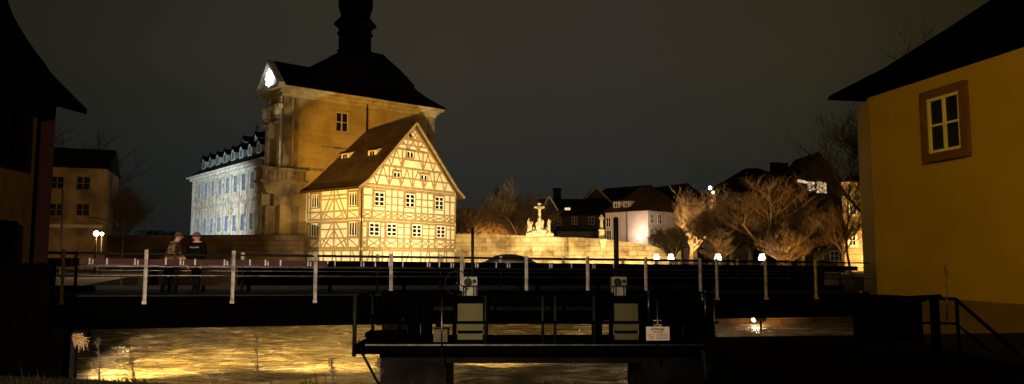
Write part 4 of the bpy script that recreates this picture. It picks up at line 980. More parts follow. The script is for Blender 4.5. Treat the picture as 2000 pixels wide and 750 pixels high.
# low lanterns on the right bank, seen just above the footbridge rail
lant = None
for i, (px, wd) in enumerate(((1282, 1), (1310, 1), (1402, 1.1), (1488, 1))):
    q = at(px, 503, 49 if px > 1300 else 49.5)
    if px < 1330: zb_ = WATER
    else: zb_ = .4
    root = thing('bollard_lantern', (q.x, q.y, zb_), ('white lantern post, leftmost of the pair below the pink house', 'white lantern post, right one of the pair below the pink house', 'white lantern post under the bare brown trees', 'white lantern post rightmost in the row over the footbridge rail')[i], 'lantern', 'white lantern posts behind the footbridge rail')
    m = MB(); m.box(q.x - .1, q.x + .1, q.y - .1, q.y + .1, zb_ - (1 if px < 1330 else 0), q.z - .24); m.build('post', M['metal_dark'], root)
    m = MB(); m.box(q.x - .17 * wd, q.x + .17 * wd, q.y - .15, q.y + .15, q.z - .24, q.z + .05); m.box(q.x - .12 * wd, q.x + .12 * wd, q.y - .12, q.y + .12, q.z + .08, q.z + .22); m.build('lantern_glass', M['lit_small'], root)
    m = MB(); m.box(q.x - .16, q.x + .16, q.y - .16, q.y + .16, q.z + .05, q.z + .08); m.build('lantern_collar', M['metal_dark'], root)
    l_ = bpy.data.lights.new('lamp_light', 'POINT'); l_.energy = 80; l_.color = (1, .86, .70); l_.shadow_soft_size = .12; o = bpy.data.objects.new('lamp_light', l_); C.objects.link(o); o.parent = root; o.location = (0, -.4, q.z - zb_)

# grimy brown house on the left bank
A_ = corner(60, 62); B_ = corner(203, 64)
lh_, lf_, _ = gable_house('brown_house', 'grimy brown three-storey house with dark windows and black roof beyond the left roof tip', A_, B_, 8, .5, Zt(327, 63, 150), Zt(288, 66, 150), M['brown_render'], M['tile_dark'], hip=False, wins=[(112, 357, 1.1, 1.15), (163, 358, 1.1, 1.25), (110, 410, 1.1, 1.15), (162, 410, 1.1, 1.1)], sash=M['weathered'], ov=.15)
m = MB(); s0, z0 = lf_.sz(93, 441); s1, z1 = lf_.sz(201, 443); m.fbox(lf_, s0 - 1, s1, z0 - .14, z0 + .14, .003, .3); m.build('ledge', M['cream'], lh_)
# pole and curved whip arm on the left
q = at(122, 505, 24); m = MB(); t = at(123, 370, 24); m.tube([(q.x, 24, 0.1), (t.x, 24, t.z)], [.045, .03], 8)
fp_ = thing('flag_pole', (q.x, 24, 0.1), 'thin pale pole in front of the grimy brown house', 'pole'); m.build('pole', M['white_paint'], fp_); MB().box(q.x - .1, q.x + .1, 23.9, 24.1, -.6, .1).build('base', M['concrete'], fp_)
m = MB(); Yc = 30; pts = [at(240, 470, Yc), at(238, 458, Yc), at(232, 447, Yc), at(221, 437, Yc), at(207, 430, Yc), at(190, 426, Yc), at(172, 424, Yc)]
m.tube([pts[0] + Vector((0, 0, -2.7))] + pts, .018, 6); m.build('curved_rod', M['metal_rail'], None, label='thin curved rod arching over the left bank', category='rod')

# ================================================================== DARK CAR ON A LANDING
cq = at(985, 505, 52)
m = MB(); m.box(cq.x - 5, cq.x + 5, 50.5, 56, WATER - 2, H(-1.15)); m.build('landing', M['concrete'], None, label='dark stone landing in the river under the parked car', category='landing')
car = thing('parked_car', (cq.x, 53, H(-1.15)), 'black parked car with one pale painted glint on its nose, behind the footbridge rail', 'car')
m = MB(); zg = H(-1.15)
prof = [(-2.2, .35), (-2.25, .62), (-2.1, .80), (-1.35, .95), (-.7, 1.33), (-.2, 1.45), (.7, 1.47), (1.4, 1.30), (2.1, .98), (2.28, .85), (2.3, .45), (2.2, .3)]
vs = []; 
for k, (ys, f) in enumerate(((-.86, .0), (-.9, .5), (-.72, 1), (.72, 1), (.9, .5), (.86, 0))):
    for x, z in prof:
        zz = z if f == 1 else (min(z, .92) if f == .5 else .32 + (min(z, .92) - .32) * .15)
        vs.append((cq.x + x * (1 if f < 1 or z < .97 else .98), 53 + ys, zg + zz))
n = len(prof); m.add(vs, [(k * n + i, k * n + (i + 1) % n, (k + 1) * n + (i + 1) % n, (k + 1) * n + i) for k in range(5) for i in range(n)] + [tuple(range(n))[::-1], tuple(5 * n + i for i in range(n))], 0, True)
m.build('body', mat('black_car_paint', (.006, .006, .006), .45), car)
for x in (-1.4, 1.45):
    for y in (-.9, .9):
        m = MB(); c_ = Vector((cq.x + x, 53 + y, zg + .32)); m.tube([c_ - Vector((0, .1, 0)), c_ + Vector((0, .1, 0))], .32, 16); wh_ = m.build('wheel', M['metal_black'], car)
        MB().tube([c_ - Vector((0, .112, 0)), c_ + Vector((0, .112, 0))], .18, 12).build('rim', M['metal_dark'], wh_)
for y in (-.6, .6):
    m = MB(); m.box(cq.x - 2.28, cq.x - 2.1, 53 + y - .16, 53 + y + .16, zg + .62, zg + .78); m.build('headlight', M['white_paint'], car)
m = MB(); m.box(cq.x - 1.95, cq.x - 1.4, 52.2, 52.35, zg + .98, zg + 1.12); m.build('nose_glint', M['lit_small'] if False else M['white_paint'], car)  # white-painted block standing in for a glint on the car

# ================================================================== FOOTBRIDGE
o0 = at(286, 540, 18.5); BD = Vector((1.93, .65, 0)).normalized(); BN = Vector((BD.y, -BD.x, 0)); STEP = 2.037
BO = Vector((o0.x, o0.y, 0)); SL = -.0115
bp = lambda s, h, o=0: BO + BD * s + BN * o + Vector((0, 0, H(h + SL * s)))
def bbox(m, s0, s1, h0, h1, o0, o1, mi=0): return m.hexa([bp(s0, h0, o1), bp(s1, h0, o1), bp(s1, h0, o0), bp(s0, h0, o0), bp(s0, h1, o1), bp(s1, h1, o1), bp(s1, h1, o0), bp(s0, h1, o0)], mi)
fbr = thing('footbridge', tuple(bp(-8, -1.7)), 'long dark steel weir footbridge with white railing posts crossing the whole river', 'footbridge')
E0, E1 = -9.0, 23.6
def s_of(px, o=0):
    r = ray(px, 520); e0 = Vector((0, 0, EYE)); P0 = BO + BN * o
    # intersect the vertical plane of the rail
    k = (P0 - e0).dot(BN) / r.dot(BN); return ((e0 + r * k) - P0).dot(BD)
m = MB(); bbox(m, E0, E1, -.99, -.91, -.03, -2.2); m.build('deck', M['metal_dark'], fbr)
for oo in (0, -2.0):
    m = MB(); bbox(m, E0, E1, -1.70, -1.0, oo, oo - .14); bbox(m, E0, E1, -1.72, -1.66, oo + .06, oo - .2); bbox(m, E0, E1, -1.0, -.94, oo + .06, oo - .2)
    for i in range(17): bbox(m, E0 + .5 + i * 2.0, E0 + .58 + i * 2.0, -1.66, -1.0, oo + .001, oo + .05)
    m.build('girder', M['metal_black'], fbr)
m = MB(); bbox(m, E0, E1, -.91, -.74, -2.14, -2.19); m.build('kick_plate', M['metal_dark'], fbr)
npx = [125, 286, 456, 616, 763, 900, 1026, 1145, 1258, 1364, 1396, 1491, 1588]
for px in npx:
    s = s_of(px); m = MB(); tp = .225 if px < 700 else .20
    m.tube([bp(s, -1.06, .1), bp(s, tp, .1)], .048, 4, smooth=False); bbox(m, s - .05, s + .05, -1.12, -1.05, .04, .15)
    m.build('railing_post', M['white_paint'], fbr)
for h, o, r_ in ((.105, .03, .022), (-.2, .04, .016), (-.42, .04, .014), (.14, -2.15, .022), (-.19, -2.12, .016), (-.33, -2.12, .014), (-.5, -2.12, .014)):
    m = MB(); m.tube([bp(E0 + (E1 - E0) * i / 12, h, o) for i in range(13)], r_, 8); m.build('rail', M['metal_rail'] if h < .1 else M['metal_dark'], fbr)
m = MB(); bbox(m, E0 + 1, s_of(640), -.165, -.01, -.02, -.06); m.build('board', M['red_board'], fbr); m = MB(); bbox(m, s_of(641), s_of(1676), -.165, -.01, -.02, -.06); m.build('board', M['metal_black'], fbr)  # one plank: its right run is blackened where it lies in the dark
rnd = random.Random(3); s = s_of(138); k = 0
while s < s_of(1200):
    m = MB(); bbox(m, s, s + .035, -.155, .0, -.019, -.012)
    if k % 2: bbox(m, s + .07, s + .10, -.155, -.04, -.019, -.013)
    m.build('bracket', M['white_paint'], fbr); s += rnd.choice((.34, .38, .62, .7)); k += 1
for px in (149, 331, 474, 613, 737, 860, 978, 1100, 1217, 1330, 1440, 1540, 1640):
    s = s_of(px, -2.15); m = MB(); m.tube([bp(s, -.95, -2.15), bp(s, -.02, -2.15)], .04, 8); fo = m.build('far_post', M['metal_dark'], fbr); m = MB(); m.tube([bp(s, -.02, -2.15), bp(s, .09, -2.15)], .055, 8); m.tube([bp(s, .12, -2.15), bp(s, .20, -2.15)], .055, 8); m.tube([bp(s, .08, -2.15), bp(s, .13, -2.15)], .035, 8); m.build('cap', M['white_paint'], fo)
# weir gates: dark plates hanging beyond the far side, with their guide piers
for i in range(10):
    s0 = s_of(465, -2.6) + i * 2.1; s1 = s0 + 2.098
    m = MB(); bbox(m, s0, s1, -1.62, -.10, -2.6, -2.66)
    for hh in (-.3, -.7, -1.1, -1.5): bbox(m, s0 + .02, s1 - .02, hh - .04, hh + .04, -2.54, -2.6)
    m.build('weir_gate', M['metal_black'], fbr)
for s in (s_of(292, -2.4),):
    m = MB(); bbox(m, s, s + .22, -1.6, .02, -2.3, -2.5); m.build('gate_post', M['metal_black'], fbr)
# piers of the footbridge (hidden mostly): one on each bank and two mid-stream behind the sluice
for s in (s_of(795), s_of(1375)):
    m = MB(); q = [bp(s - .35, -1.72, .0), bp(s + .35, -1.72, .0), bp(s + .35, -1.72, -2.1), bp(s - .35, -1.72, -2.1)]
    m.hexa([Vector((v.x, v.y, WATER - 1.5)) for v in q] + q); m.build('pier', M['concrete'], fbr)

# two people standing on the footbridge
s = s_of(330, -1.4); q = bp(s, -.91, -1.45)
person((q.x, q.y, q.z), .12, 'person in olive brown checked jacket with short brown hair, resting hands on the footbridge rail', jacket1, .22, (((.02, -.3), (.2, -.42), (.26, -.44)), ((.02, -.3), (.2, -.42), (.26, -.44))), hair_m)
s = s_of(384, -1.5); q = bp(s, -.91, -1.5)
person((q.x, q.y, q.z), -1.6, 'person in black with reddish cap and pale chest print, standing on the footbridge', jacket2, .05, (((.02, -.29), (.06, -.52), (.08, -.58)), ((.02, -.29), (.06, -.52), (.08, -.58))), hair_m, cap=True, print_=True)

# ================================================================== SLUICE PLATFORM
PY0, PY1 = 15.0, 16.95
X = lambda px, Y, py=620: at(px, py, Y).x
pt = thing('sluice_platform', (X(745, 15), 15, WATER), 'dark steel sluice platform with railings over concrete piers in the foreground', 'platform')
xl, xr = X(693, 15), X(1402, 15)
m = MB(); m.box(xl, xr, PY0, PY1, -.1, -.02); m.build('deck', M['metal_black'], pt)
m = MB(); m.box(xl - .0, xr, PY0 - .06, PY0 - .002, -.20, -.005); m.build('deck_edge', M['metal_black'], pt)
m = MB(); m.box(X(716, 15), xr, PY0 - .1, PY0 - .07, -.03, .0); m.build('edge_strip', M['metal_rail'], pt)
m = MB(); m.box(X(745, 15.4), xr, 15.25, 15.6, -.42, -.11); m.box(X(745, 16.6), xr, 16.4, 16.7, -.42, -.11); m.build('deck_beam', M['concrete'], pt)
for i, (a, b) in enumerate(((745, 873), (1252, 1402))):
    m = MB(); m.box(X(a, 15.3), X(b, 15.3), 15.2, 17.2, WATER - 1.5, -.421); m.build('pier', M['concrete'], pt)
m = MB(); m.tube([(xl + .12, PY0 + .1, -.16), (X(748, 15.2), 15.3, -1.0)], .03, 6); m.build('brace', M['metal_dark'], pt)
def post(x, y, z0, z1, r_=.03, name='railing_post', mm='metal_dark', seg=8):
    m = MB(); m.tube([(x, y, z0), (x, y, z1)], r_, seg); return m.build(name, M[mm], pt)
def rail(a, b, r_=.026, name='rail', mm='metal_black'):
    m = MB(); m.tube([a, b], r_, 8); return m.build(name, M[mm], pt)
post(xl, PY0, -.25, .95, .045); post(xl, PY1, -.1, .95, .035)
for px in (948, 1060, 1084, 1160): post(X(px, PY0 + .03), PY0 + .03, -.02, .95, .03)
for px in (863, 1284, 1395): post(X(px, PY0 - .13), PY0 - .13, -.35, (.9 if px != 1395 else 1.1), .016, 'thin_pole', 'metal_rail')
rail((xl - .12, PY0, .42), (X(800, PY0), PY0, .42), .035); rail((X(800, PY0), PY0, .42), (xr, PY0, .42), .03)
rail((xl, PY0, .93), (xl + .02, PY1, .93)); rail((xl, PY1, .42), (xr, PY1, .42), .02); rail((xl, PY0, .42), (xl, PY1, .42), .02)
rail((X(745, 16.9), PY1, .93), (xr, PY1, .93), .022)
m = MB(); m.tube([at(703, 664, 15), at(699, 668, 15) , at(697, 673, 15), at(704, 677, 15)], .012, 5); m.build('hook', M['metal_dark'], pt)
m = MB(); a = at(735, 634, 16.8); b = at(788, 632, 16.8); m.tube([a, b], .02, 6); m.tube([at(787, 622, 16.8), at(787, 640, 16.8)], .04, 6); m.build('lever', M['metal_dark'], pt)
# mid supports, cabinets and pipes on the deck
for (a, b, y0, y1, t0, t1, mm) in ((797, 817, 16.3, 16.7, -.02, .75, 'metal_black'), (822, 841, 16.3, 16.7, -.02, .75, 'metal_black'), (851, 861, 16.4, 16.6, -.02, .75, 'metal_black'), (1098 + 60, 1176, 16.3, 16.6, -.02, .75, 'metal_black'), (1254, 1276, 16.3, 16.7, -.02, .75, 'metal_black'), (1300 + 2, 1330, 16.3, 16.7, -.02, .75, 'metal_black'), (1345, 1396, 16.3, 16.7, -.02, .75, 'metal_black')):
    m = MB(); m.box(X(a, y0), X(b, y0), y0, y1, t0, t1); m.build('upright', M[mm], pt)
m = MB(); m.box(X(745, 16.3), xr, 16.25, 16.75, .72, .98); m.box(X(745, 16.3), xr, 16.15, 16.25, .94, .98); m.box(X(745, 16.3), xr, 16.15, 16.25, .72, .76); m.build('gantry_beam', M['metal_black'], pt)
m = MB(); m.tube([(X(846, 16.1), 16.1, .62), (X(1160, 16.1), 16.1, .62)], .05, 10); m.build('pipe', M['concrete'], pt)
m = MB(); m.box(X(848, 15.6), X(876, 15.6), 15.5, 15.8, -.02, .22); m.box(X(847, 15.6), X(877, 15.6), 15.48, 15.82, .22, .25); m.build('cabinet', M['gate_plate'], pt)
m = MB(); m.box(X(715, 16.4), X(789, 16.4), 16.3, 16.9, -.018, .09); m.build('hatch_cover', M['metal_black'], pt)
m = MB(); m.box(X(948, 15.4), X(1160, 15.4), 15.35, 15.42, -.02, .10); m.build('kick_board', M['metal_black'], pt)
for px, y in ((1267, 14.9), (1378, 14.9)):
    m = MB(); m.tube([(X(px, y), y, .45 if px < 1300 else .3), (X(px, y), y, 1.02)], .022, 8); m.lathe((X(px, y), y, 1.02), [(.03, 0), (.05, .01), (.05, .03), (.02, .04)], 8); m.build('valve_rod', M['metal_rail'], pt)

# sluice gates with their gearboxes: one builder, two gates
def sluice(px0, px1, top_py, label, wheel):
    Y = 15.9; x0, x1 = X(px0, Y), X(px1, Y); xc = (x0 + x1) / 2
    g = thing('sluice_gate', (xc, Y, -.02), label, 'sluice gate', 'sluice gates on the platform')
    m = MB(); m.box(x0, x1, Y, Y + .06, -.018, .74)
    m.box(x0 + .02, x1 - .02, Y - .012, Y, .33, .345); m.box(x0, x0 + .03, Y - .02, Y, .0, .72); m.box(x1 - .03, x1, Y - .02, Y, .0, .72)
    m.build('gate_plate', M['gate_plate'], g)
    m = MB()
    for sg_ in (x0 - .11, x1 + .03): m = MB(); m.box(sg_, sg_ + .08, Y - .02, Y + .1, -.02, .98); m.build('guide_post', M['metal_black'], g)
    bx = X(917 if px0 < 1000 else 1211, Y, 560); zb, zt = at(900, 578, Y).z, at(900, 541, Y).z
    m = MB(); w_ = .158; m.box(bx - w_, bx + w_, Y + .1, Y + .35, zb, zt); gb = m.build('gearbox', M['gear_paint'], g)
    m = MB(); m.tube([(bx - .04, Y + .1, zt - .11), (bx - .04, Y + .06, zt - .11)], .085, 16); m.tube([(bx - .04, Y + .06, zt - .11), (bx - .04, Y + .03, zt - .11)], .055, 14); m.tube([(bx + .1, Y + .1, zt - .09), (bx + .1, Y + .06, zt - .09)], .04, 12); m.build('gear_cover', M['metal_dark'], gb)
    m = MB()
    for dx in (-.135, -.085, .085, .135): m.tube([(bx + dx, Y + .05, zb - .03), (bx + dx, Y + .05, zb + .21)], .011, 6)
    m.tube([(bx - .17, Y + .05, zb + .21), (bx + .17, Y + .05, zb + .21)], .011, 6); m.build('guard', M['metal_dark'], gb)
    m = MB(); m.box(bx - .11, bx + .11, Y + .12, Y + .33, .98, zb); m.build('stand', M['metal_black'], g)
    sx = bx + (.05 if px0 < 1000 else -.04); zt2 = at(900, top_py, Y).z
    m = MB(); rr = .035 if px0 < 1000 else .055; m.tube([(sx, Y + .22, zt), (sx, Y + .22, zt2)], rr, 10); m.lathe((sx, Y + .22, zt2), [(rr, 0), (rr, .02), (rr * .5, .035)], 10); m.build('spindle_tube', M['metal_dark'], g)
    if wheel:
        c_ = Vector((bx - .27, Y + .1, zt - .13)); m = MB()
        m.tube([c_ + Vector((.10 * math.sin(a * .3) * 0, 0, 0)) + Vector((math.cos(R(60 + a * 12)) * .26, .0, math.sin(R(60 + a * 12)) * .26)) for a in range(31)], .012, 6)
        for a in (90, 210, 330): m.tube([c_, c_ + Vector((math.cos(R(a)) * .26, 0, math.sin(R(a)) * .26))], .009, 5)
        m.tube([c_ - Vector((0, .03, 0)), c_ + Vector((0, .1, 0))], .03, 8); m.build('handwheel', M['metal_dark'], g)
    return g
sluice(894, 943, 447, 'left sluice gate, olive plate with grey gearbox, handwheel and thin spindle tube', True)
sluice(1200, 1246, 426, 'right sluice gate, olive plate with gearbox and a thick tall dark spindle tube', False)

# warning sign on the railing
a = at(1262, 638, 14.8); b = at(1308, 665, 14.8); sg = thing('warning_sign', (a.x, 14.8, b.z), 'small weathered white warning sign with black writing on the platform railing', 'sign')
m = MB(); m.box(a.x, b.x, 14.8, 14.812, b.z, a.z); m.build('board', mat('yellowed_sign_white', (.80, .66, .48), .6, (.72, .58, .42), 6), sg)
ink = mat('dark_sign_ink', (.05, .028, .02), .7)
def text(body, x, z, size, parent, y=14.797, bold=0.0):
    cu = bpy.data.curves.new('t', 'FONT'); cu.body = body; cu.size = size; cu.align_x = 'CENTER'; cu.offset = bold; cu.extrude = .001; cu.resolution_u = 3
    o = bpy.data.objects.new('t', cu); C.objects.link(o); dgp = bpy.context.evaluated_depsgraph_get(); me = bpy.data.meshes.new_from_object(o.evaluated_get(dgp)); bpy.data.objects.remove(o)
    q = Matrix.Rotation(math.pi / 2, 4, 'X'); me.transform(q); me.materials.clear(); me.materials.append(ink); me.name = 'lettering'
    ob = bpy.data.objects.new('lettering', me); C.objects.link(ob); ob.parent = parent; ob.location = Vector((x, y, z)) - parent.location; return ob
W_ = b.x - a.x; Hs = a.z - b.z; xc = (a.x + b.x) / 2
text('Achtung!', xc - .005, a.z - Hs * .25, Hs * .27, sg, bold=.0022)
text('Wehranlage', xc, a.z - Hs * .43, Hs * .15, sg, bold=.001)
m = MB(); cc = Vector((a.x + W_ * .21, 14.797, b.z + Hs * .28)); rr = Hs * .19
m.tube([cc + Vector((math.cos(R(i * 15)) * rr, 0, math.sin(R(i * 15)) * rr)) for i in range(25)], .005, 5); m.tube([cc + Vector((-rr * .7, 0, rr * .7)), cc + Vector((rr * .7, 0, -rr * .7))], .004, 5)
m.tube([cc + Vector((-rr * .4, 0, -rr * .2)), cc + Vector((rr * .1, 0, rr * .15)), cc + Vector((rr * .45, 0, -rr * .05))], .004, 5); m.build('pictogram', mat('rusty_sign_red', (.22, .07, .04), .7), sg)
m = MB(); rnd = random.Random(5)
for r_i in range(4):
    x = a.x + W_ * .42; z = b.z + Hs * (.42 - r_i * .1)
    while x < b.x - W_ * .1:
        l_ = rnd.uniform(.01, .03); m.box(x, min(x + l_, b.x - W_ * .07), 14.797, 14.8 - .0005, z, z + Hs * .035); x += l_ + .007
m.build('small_print', mat('faded_sign_ink', (.22, .15, .10), .7), sg)

# ================================================================== MUSTARD HOUSE (right)
q = at(1706, 400, 24); HO = Vector((q.x, q.y, 0))
vx = 735.0; hd_ = Vector(((vx - 1000) / F, 1, 0)).normalized()          # its long wall runs towards this vanishing point
near = -hd_; HN = Vector((-hd_.y, hd_.x, 0)); HN = HN if HN.x < 0 else -HN
MF = Frame(HO, near, HN)                                                  # s towards the camera
mh = thing('mustard_house', (HO.x, HO.y, -.2), 'dim mustard-yellow rendered house with a white cross-barred window at the right edge', 'house')
ez = MF.sz(1706, 196)[1]; pzl = MF.sz(1712, 574)[1]
LM = 15.0; WM = 8.5
m = MB(); m.prism([MF.p(0, pzl), MF.p(LM, pzl), MF.p(LM, ez + .14), MF.p(0, ez + .14)], -HN * WM); m.build('wall', M['house_yellow'], mh)
m = MB(); m.prism([MF.p(-.06, -2.0, .06), MF.p(LM, -2.0, .06), MF.p(LM, pzl + .002, .06), MF.p(-.06, pzl + .002, .06)], -HN * (WM + .1)); m.build('plinth', M['plinth'], mh)
# thin return of the end wall, slightly splayed so it shows as a darker strip
e1 = at(1681, 400, 27.0); EF = Frame((e1.x, e1.y), (HO - Vector((e1.x, e1.y, 0))), (-1, -1))
m = MB(); ev = Vector((e1.x, e1.y, 0)); bv = ev + (-HN) * 5
m.hexa([Vector((v.x, v.y, -2)) for v in (HO + near * -.001, HO - HN * 6, bv, ev)] + [Vector((v.x, v.y, ez + .18)) for v in (HO + near * -.001, HO - HN * 6, bv, ev)])
m.build('end_wall', M['house_yellow'], mh)
# roof with bell-cast eaves: profile rises inwards
rp = [(-.95, ez + .2), (-.9, ez + .34), (.3, ez + 1.05), (1.6, ez + 2.05), (WM / 2, ez + 4.2)]
m = MB(); far_o = .85
def rpt(s, w_, z): return MF.p(s, z, -w_)
vs = []
for w_, z in rp:
    t_ = (w_ + .95) / (WM / 2 + .95); so = -far_o + t_ * 5.2
    vs += [rpt(LM + 1, w_, z), rpt(so, w_, z), rpt(so, WM - w_, z), rpt(LM + 1, WM - w_, z)]
n = len(rp); fs = []
for i in range(n - 1):
    for k in range(3): fs.append((4 * i + k, 4 * i + k + 1, 4 * i + 5 + k, 4 * i + 4 + k))
fs.append((0, 3, 2, 1)); fs.append(tuple(4 * i for i in range(n)) + tuple(4 * i + 3 for i in reversed(range(n))))
m.add(vs, fs); m.build('roof', M['slate'], mh)
s, z = MF.sz(1846, 240); s0, _ = MF.sz(1817, 240); s1, _ = MF.sz(1882, 240); _, zt = MF.sz(1846, 186); _, zb = MF.sz(1850, 296)
window(MF, (s0 + s1) / 2, (zt + zb) / 2, abs(s1 - s0), zt - zb, mh, sash=M['sash'], casing=M['house_grey'], nx=2, ny=2, fw=.09, bar=.05, cw=.24, o=.0)

# stair and railing by the mustard house
sr = thing('stair_railing', (X(1740, 13), 13, 0), 'dark metal stair landing and railing descending to the right in front of the mustard house', 'railing')
a, b, c = at(1690, 579, 12.8), at(1866, 584, 12.8), at(1988, 690, 11.4)
def rl(pts, r_, name='rail'): m = MB(); m.tube(pts, r_, 8); m.build(name, M['metal_black'], sr)
rl([a, b, c], .032, 'handrail')
a2, b2, c2 = at(1690, 628, 12.8), at(1866, 632, 12.8), at(1940, 690, 11.8); rl([a2, b2, c2], .022)
rl([at(1690, 586, 13.6), at(1838, 577, 13.6)], .025)
for px in (1740, 1822, 1830, 1868): q = at(px, 583, 12.8); m = MB(); m.tube([(q.x, q.y, 0), (q.x, q.y, q.z)], .03 if px != 1822 else .06, 8); m.build('railing_post', M['metal_black'], sr)
m = MB(); q0 = at(1690, 600, 12.6); q1 = at(1870, 600, 12.6); m.box(q0.x, q1.x, 12.5, 14.4, .0, .14); m.build('landing', M['concrete'], sr)
m = MB()
for i in range(6): m.box(q1.x + i * .24, q1.x + .26 + i * .24, 11.2, 12.6, -.6, .12 - i * .05)
m.build('step', M['concrete'], sr)
m = MB(); q0 = at(1692, 600, 14.8); q1 = at(1790, 600, 14.8); m.box(q0.x, q1.x, 14.6, 15.4, .0, .86); m.box(q0.x - .05, q1.x + .05, 14.55, 15.45, .86, .9); m.build('machine_cabinet', M['metal_black'], None, label='dark steel cabinet behind the stair railing', category='cabinet')
# tall dry stalk by the stairs
def stalk(px, py0, py1, Y, label, pale=False, name='dry_stalk', seed=1):
    rnd = random.Random(seed); a = at(px, py1, Y); b = at(px - 3, py0, Y); root = thing(name, tuple(a), label, 'plant')
    m = MB(); m.tube([a, a.lerp(b, .5) + Vector((.01, 0, 0)), b], [.014, .01, .006], 5); m.build('stem', M['bark_pale'] if pale else M['bark'], root)
    m = MB()
    for i in range(26):
        t_ = rnd.uniform(.1, 1); q = a.lerp(b, t_); d = Vector((rnd.uniform(-1, 1), rnd.uniform(-.5, .5), rnd.uniform(.2, 1))).normalized() * rnd.uniform(.04, .16) * (1.3 - t_)
        m.tube([q, q + d * .6, q + d + Vector((0, 0, -.01))], [.005, .006, .002], 3, cap=False)
    for i in range(20): q = b + Vector((rnd.uniform(-.03, .03), rnd.uniform(-.03, .03), rnd.uniform(-.12, .03))); m.tube([q, q + Vector((rnd.uniform(-.02, .02), 0, .03))], [.012, .004], 4)
    m.build('seed_head', M['bark_pale'] if pale else M['twig'], root)
stalk(1850, 523, 628, 11.5, 'tall pale dry stalk in front of the mustard house wall', True, seed=2)
for i, (px, a_, b_, Y) in enumerate(((503, 655, 738, 11.6), (194, 665, 742, 12.2), (260, 700, 742, 12.0), (742, 700, 745, 11.2), (650, 705, 745, 11.2), (1378, 690, 740, 11.5))):
    stalk(px, a_, b_, Y, ('tallest dark dry stalk on the near bank in front of the golden water', 'dark dry stalk near the straw-hung post', 'short dark stalk between the left post and the tallest stalk', 'short dark stalk beside the platform pier', 'short dark stalk left of the platform brace', 'short stalk right of the platform pier')[i], seed=10 + i)
# near-bank grass
gm = MB(); rnd = random.Random(9)
for i in range(2600):
    x = rnd.uniform(-9.5, 3.5); ye = 12.3 if x < -8.6 else (11.3 if x < -7.8 else (10.5 if x < -5 else 10.0)); y = ye - abs(rnd.gauss(0, .35)) - .02
    h = rnd.uniform(.03, .11) * (2.2 if rnd.random() < .05 else 1) * (.4 + 1.2 * max(0, noise.noise(Vector((x * 1.3, 0, 0))) + .3)); dx = rnd.uniform(-.08, .08); dy = rnd.uniform(-.05, .05); wv = .006
    gm.add([(x - wv, y, 0), (x + wv, y, 0), (x + dx * .5 + wv * .7, y + dy * .5, h * .6), (x + dx, y + dy, h)], [(0, 1, 2, 3)])
gm.build('grass', mat('dry_dark_grass', (.016, .012, .005), .95, (.009, .007, .003), 4, spec=.05), None, kind='stuff', label='dark dry grass fringe along the near bank edge', category='grass')
# post with straw caught on it
q = at(143, 655, 13.2); pz_ = at(143, 722, 13.2).z; dw = thing('mooring_post', (q.x, 13.2, pz_ - .4), 'dark mooring post at the left bank edge under the hanging straw', 'post')
MB().box(q.x - .04, q.x + .04, 13.2, 13.3, pz_ - .8, q.z + .03).build('post', M['metal_dark'], dw)
m = MB(); rnd = random.Random(4)
for i in range(110):
    t_ = rnd.random(); a = q + Vector((.03 + .14 * t_, -.02 + rnd.uniform(-.06, .06), rnd.uniform(-.1, .02) - .06 * t_)); b = a + Vector((rnd.gauss(.03, .04), 0, rnd.gauss(0, .025))); c = b + Vector((rnd.gauss(.015, .035), 0, -abs(rnd.gauss(.03, .07))))
    m.tube([a, b, c], [.008, .008, .003], 3, cap=False)
m.build('straw_bundle', mat('pale_straw', (.75, .50, .25), .8, (.25, .15, .06), 30), None, label='bright straw-coloured tuft caught on the left mooring post', category='straw')

# black block and screen added to keep the left corner of the near bank dark
q0 = at(40, 560, 13.0); q1 = at(137, 560, 13.0)
MB().hexa([(q0.x - 1, 12.9, -2), (q1.x, 12.9, -2), (q1.x - .1, 13.3, -2), (q0.x - 1, 13.3, -2), (q0.x - 1, 12.9, .62), (q1.x, 12.9, .5), (q1.x - .1, 13.3, .5), (q0.x - 1, 13.3, .62)]).build('dark_corner_block', M['metal_black'], None, label='low black block added for the darkness at the left end of the footbridge', category='wall')
m = MB(); m.box(q0.x - 1, at(108, 560, 13.1).x, 12.95, 13.1, .5, 1.62)
for i in range(7): m.box(q0.x - .9 + i * .2, q0.x - .86 + i * .2, 12.93, 12.95, .6, 1.6)
m.build('dark_corner_screen', M['metal_black'], None, label='black slatted screen added for the darkness above the low block at the left', category='fence')
# ================================================================== LEFT NEAR BUILDING
LFd = Vector((.12, -1, 0)).normalized()           # its river wall runs towards the camera
q = at(63, 400, 14.9); LO = Vector((q.x, q.y, 0)); LN = Vector((1, .12, 0)).normalized()
LF = Frame(LO, LFd, LN)
lbn = thing('dark_house', (LO.x, LO.y, -.2), 'near black-roofed house with a steep curved roof at the left edge', 'house')
ezl = at(120, 206, 15.2).z
m = MB(); m.prism([LF.p(0, -.2), LF.p(9, -.2), LF.p(9, ezl + .2), LF.p(0, ezl + .2)], -LN * 7); m.build('wall', mat('dark_ochre_render', (.055, .032, .006), .95, (.035, .02, .004), 1.2, bump=.3, spec=.02), lbn)
a = at(62, 400, 15.0); b = at(99, 400, 15.3); m = MB(); q4 = [(a.x - .4, a.y + .05), (b.x, b.y), (b.x - .28, b.y + .45), (a.x - .5, a.y + .5)]; m.hexa([(x, y, -2.3) for x, y in q4] + [(x, y, ezl + .1) for x, y in q4]); m.build('brick_buttress', masonry('dark_red_brick', (.010, .0010, .0005), (.007, .0008, .0005), (.004, .0008, .0005), bw=.25, bh=.08, mort=.008), lbn)
prf = [(170, 213), (160, 203), (120, 163), (100, 142), (85, 120), (66, 95), (50, 72), (36, 48), (25, 28), (15, 0), (2, -60), (-14, -160)]
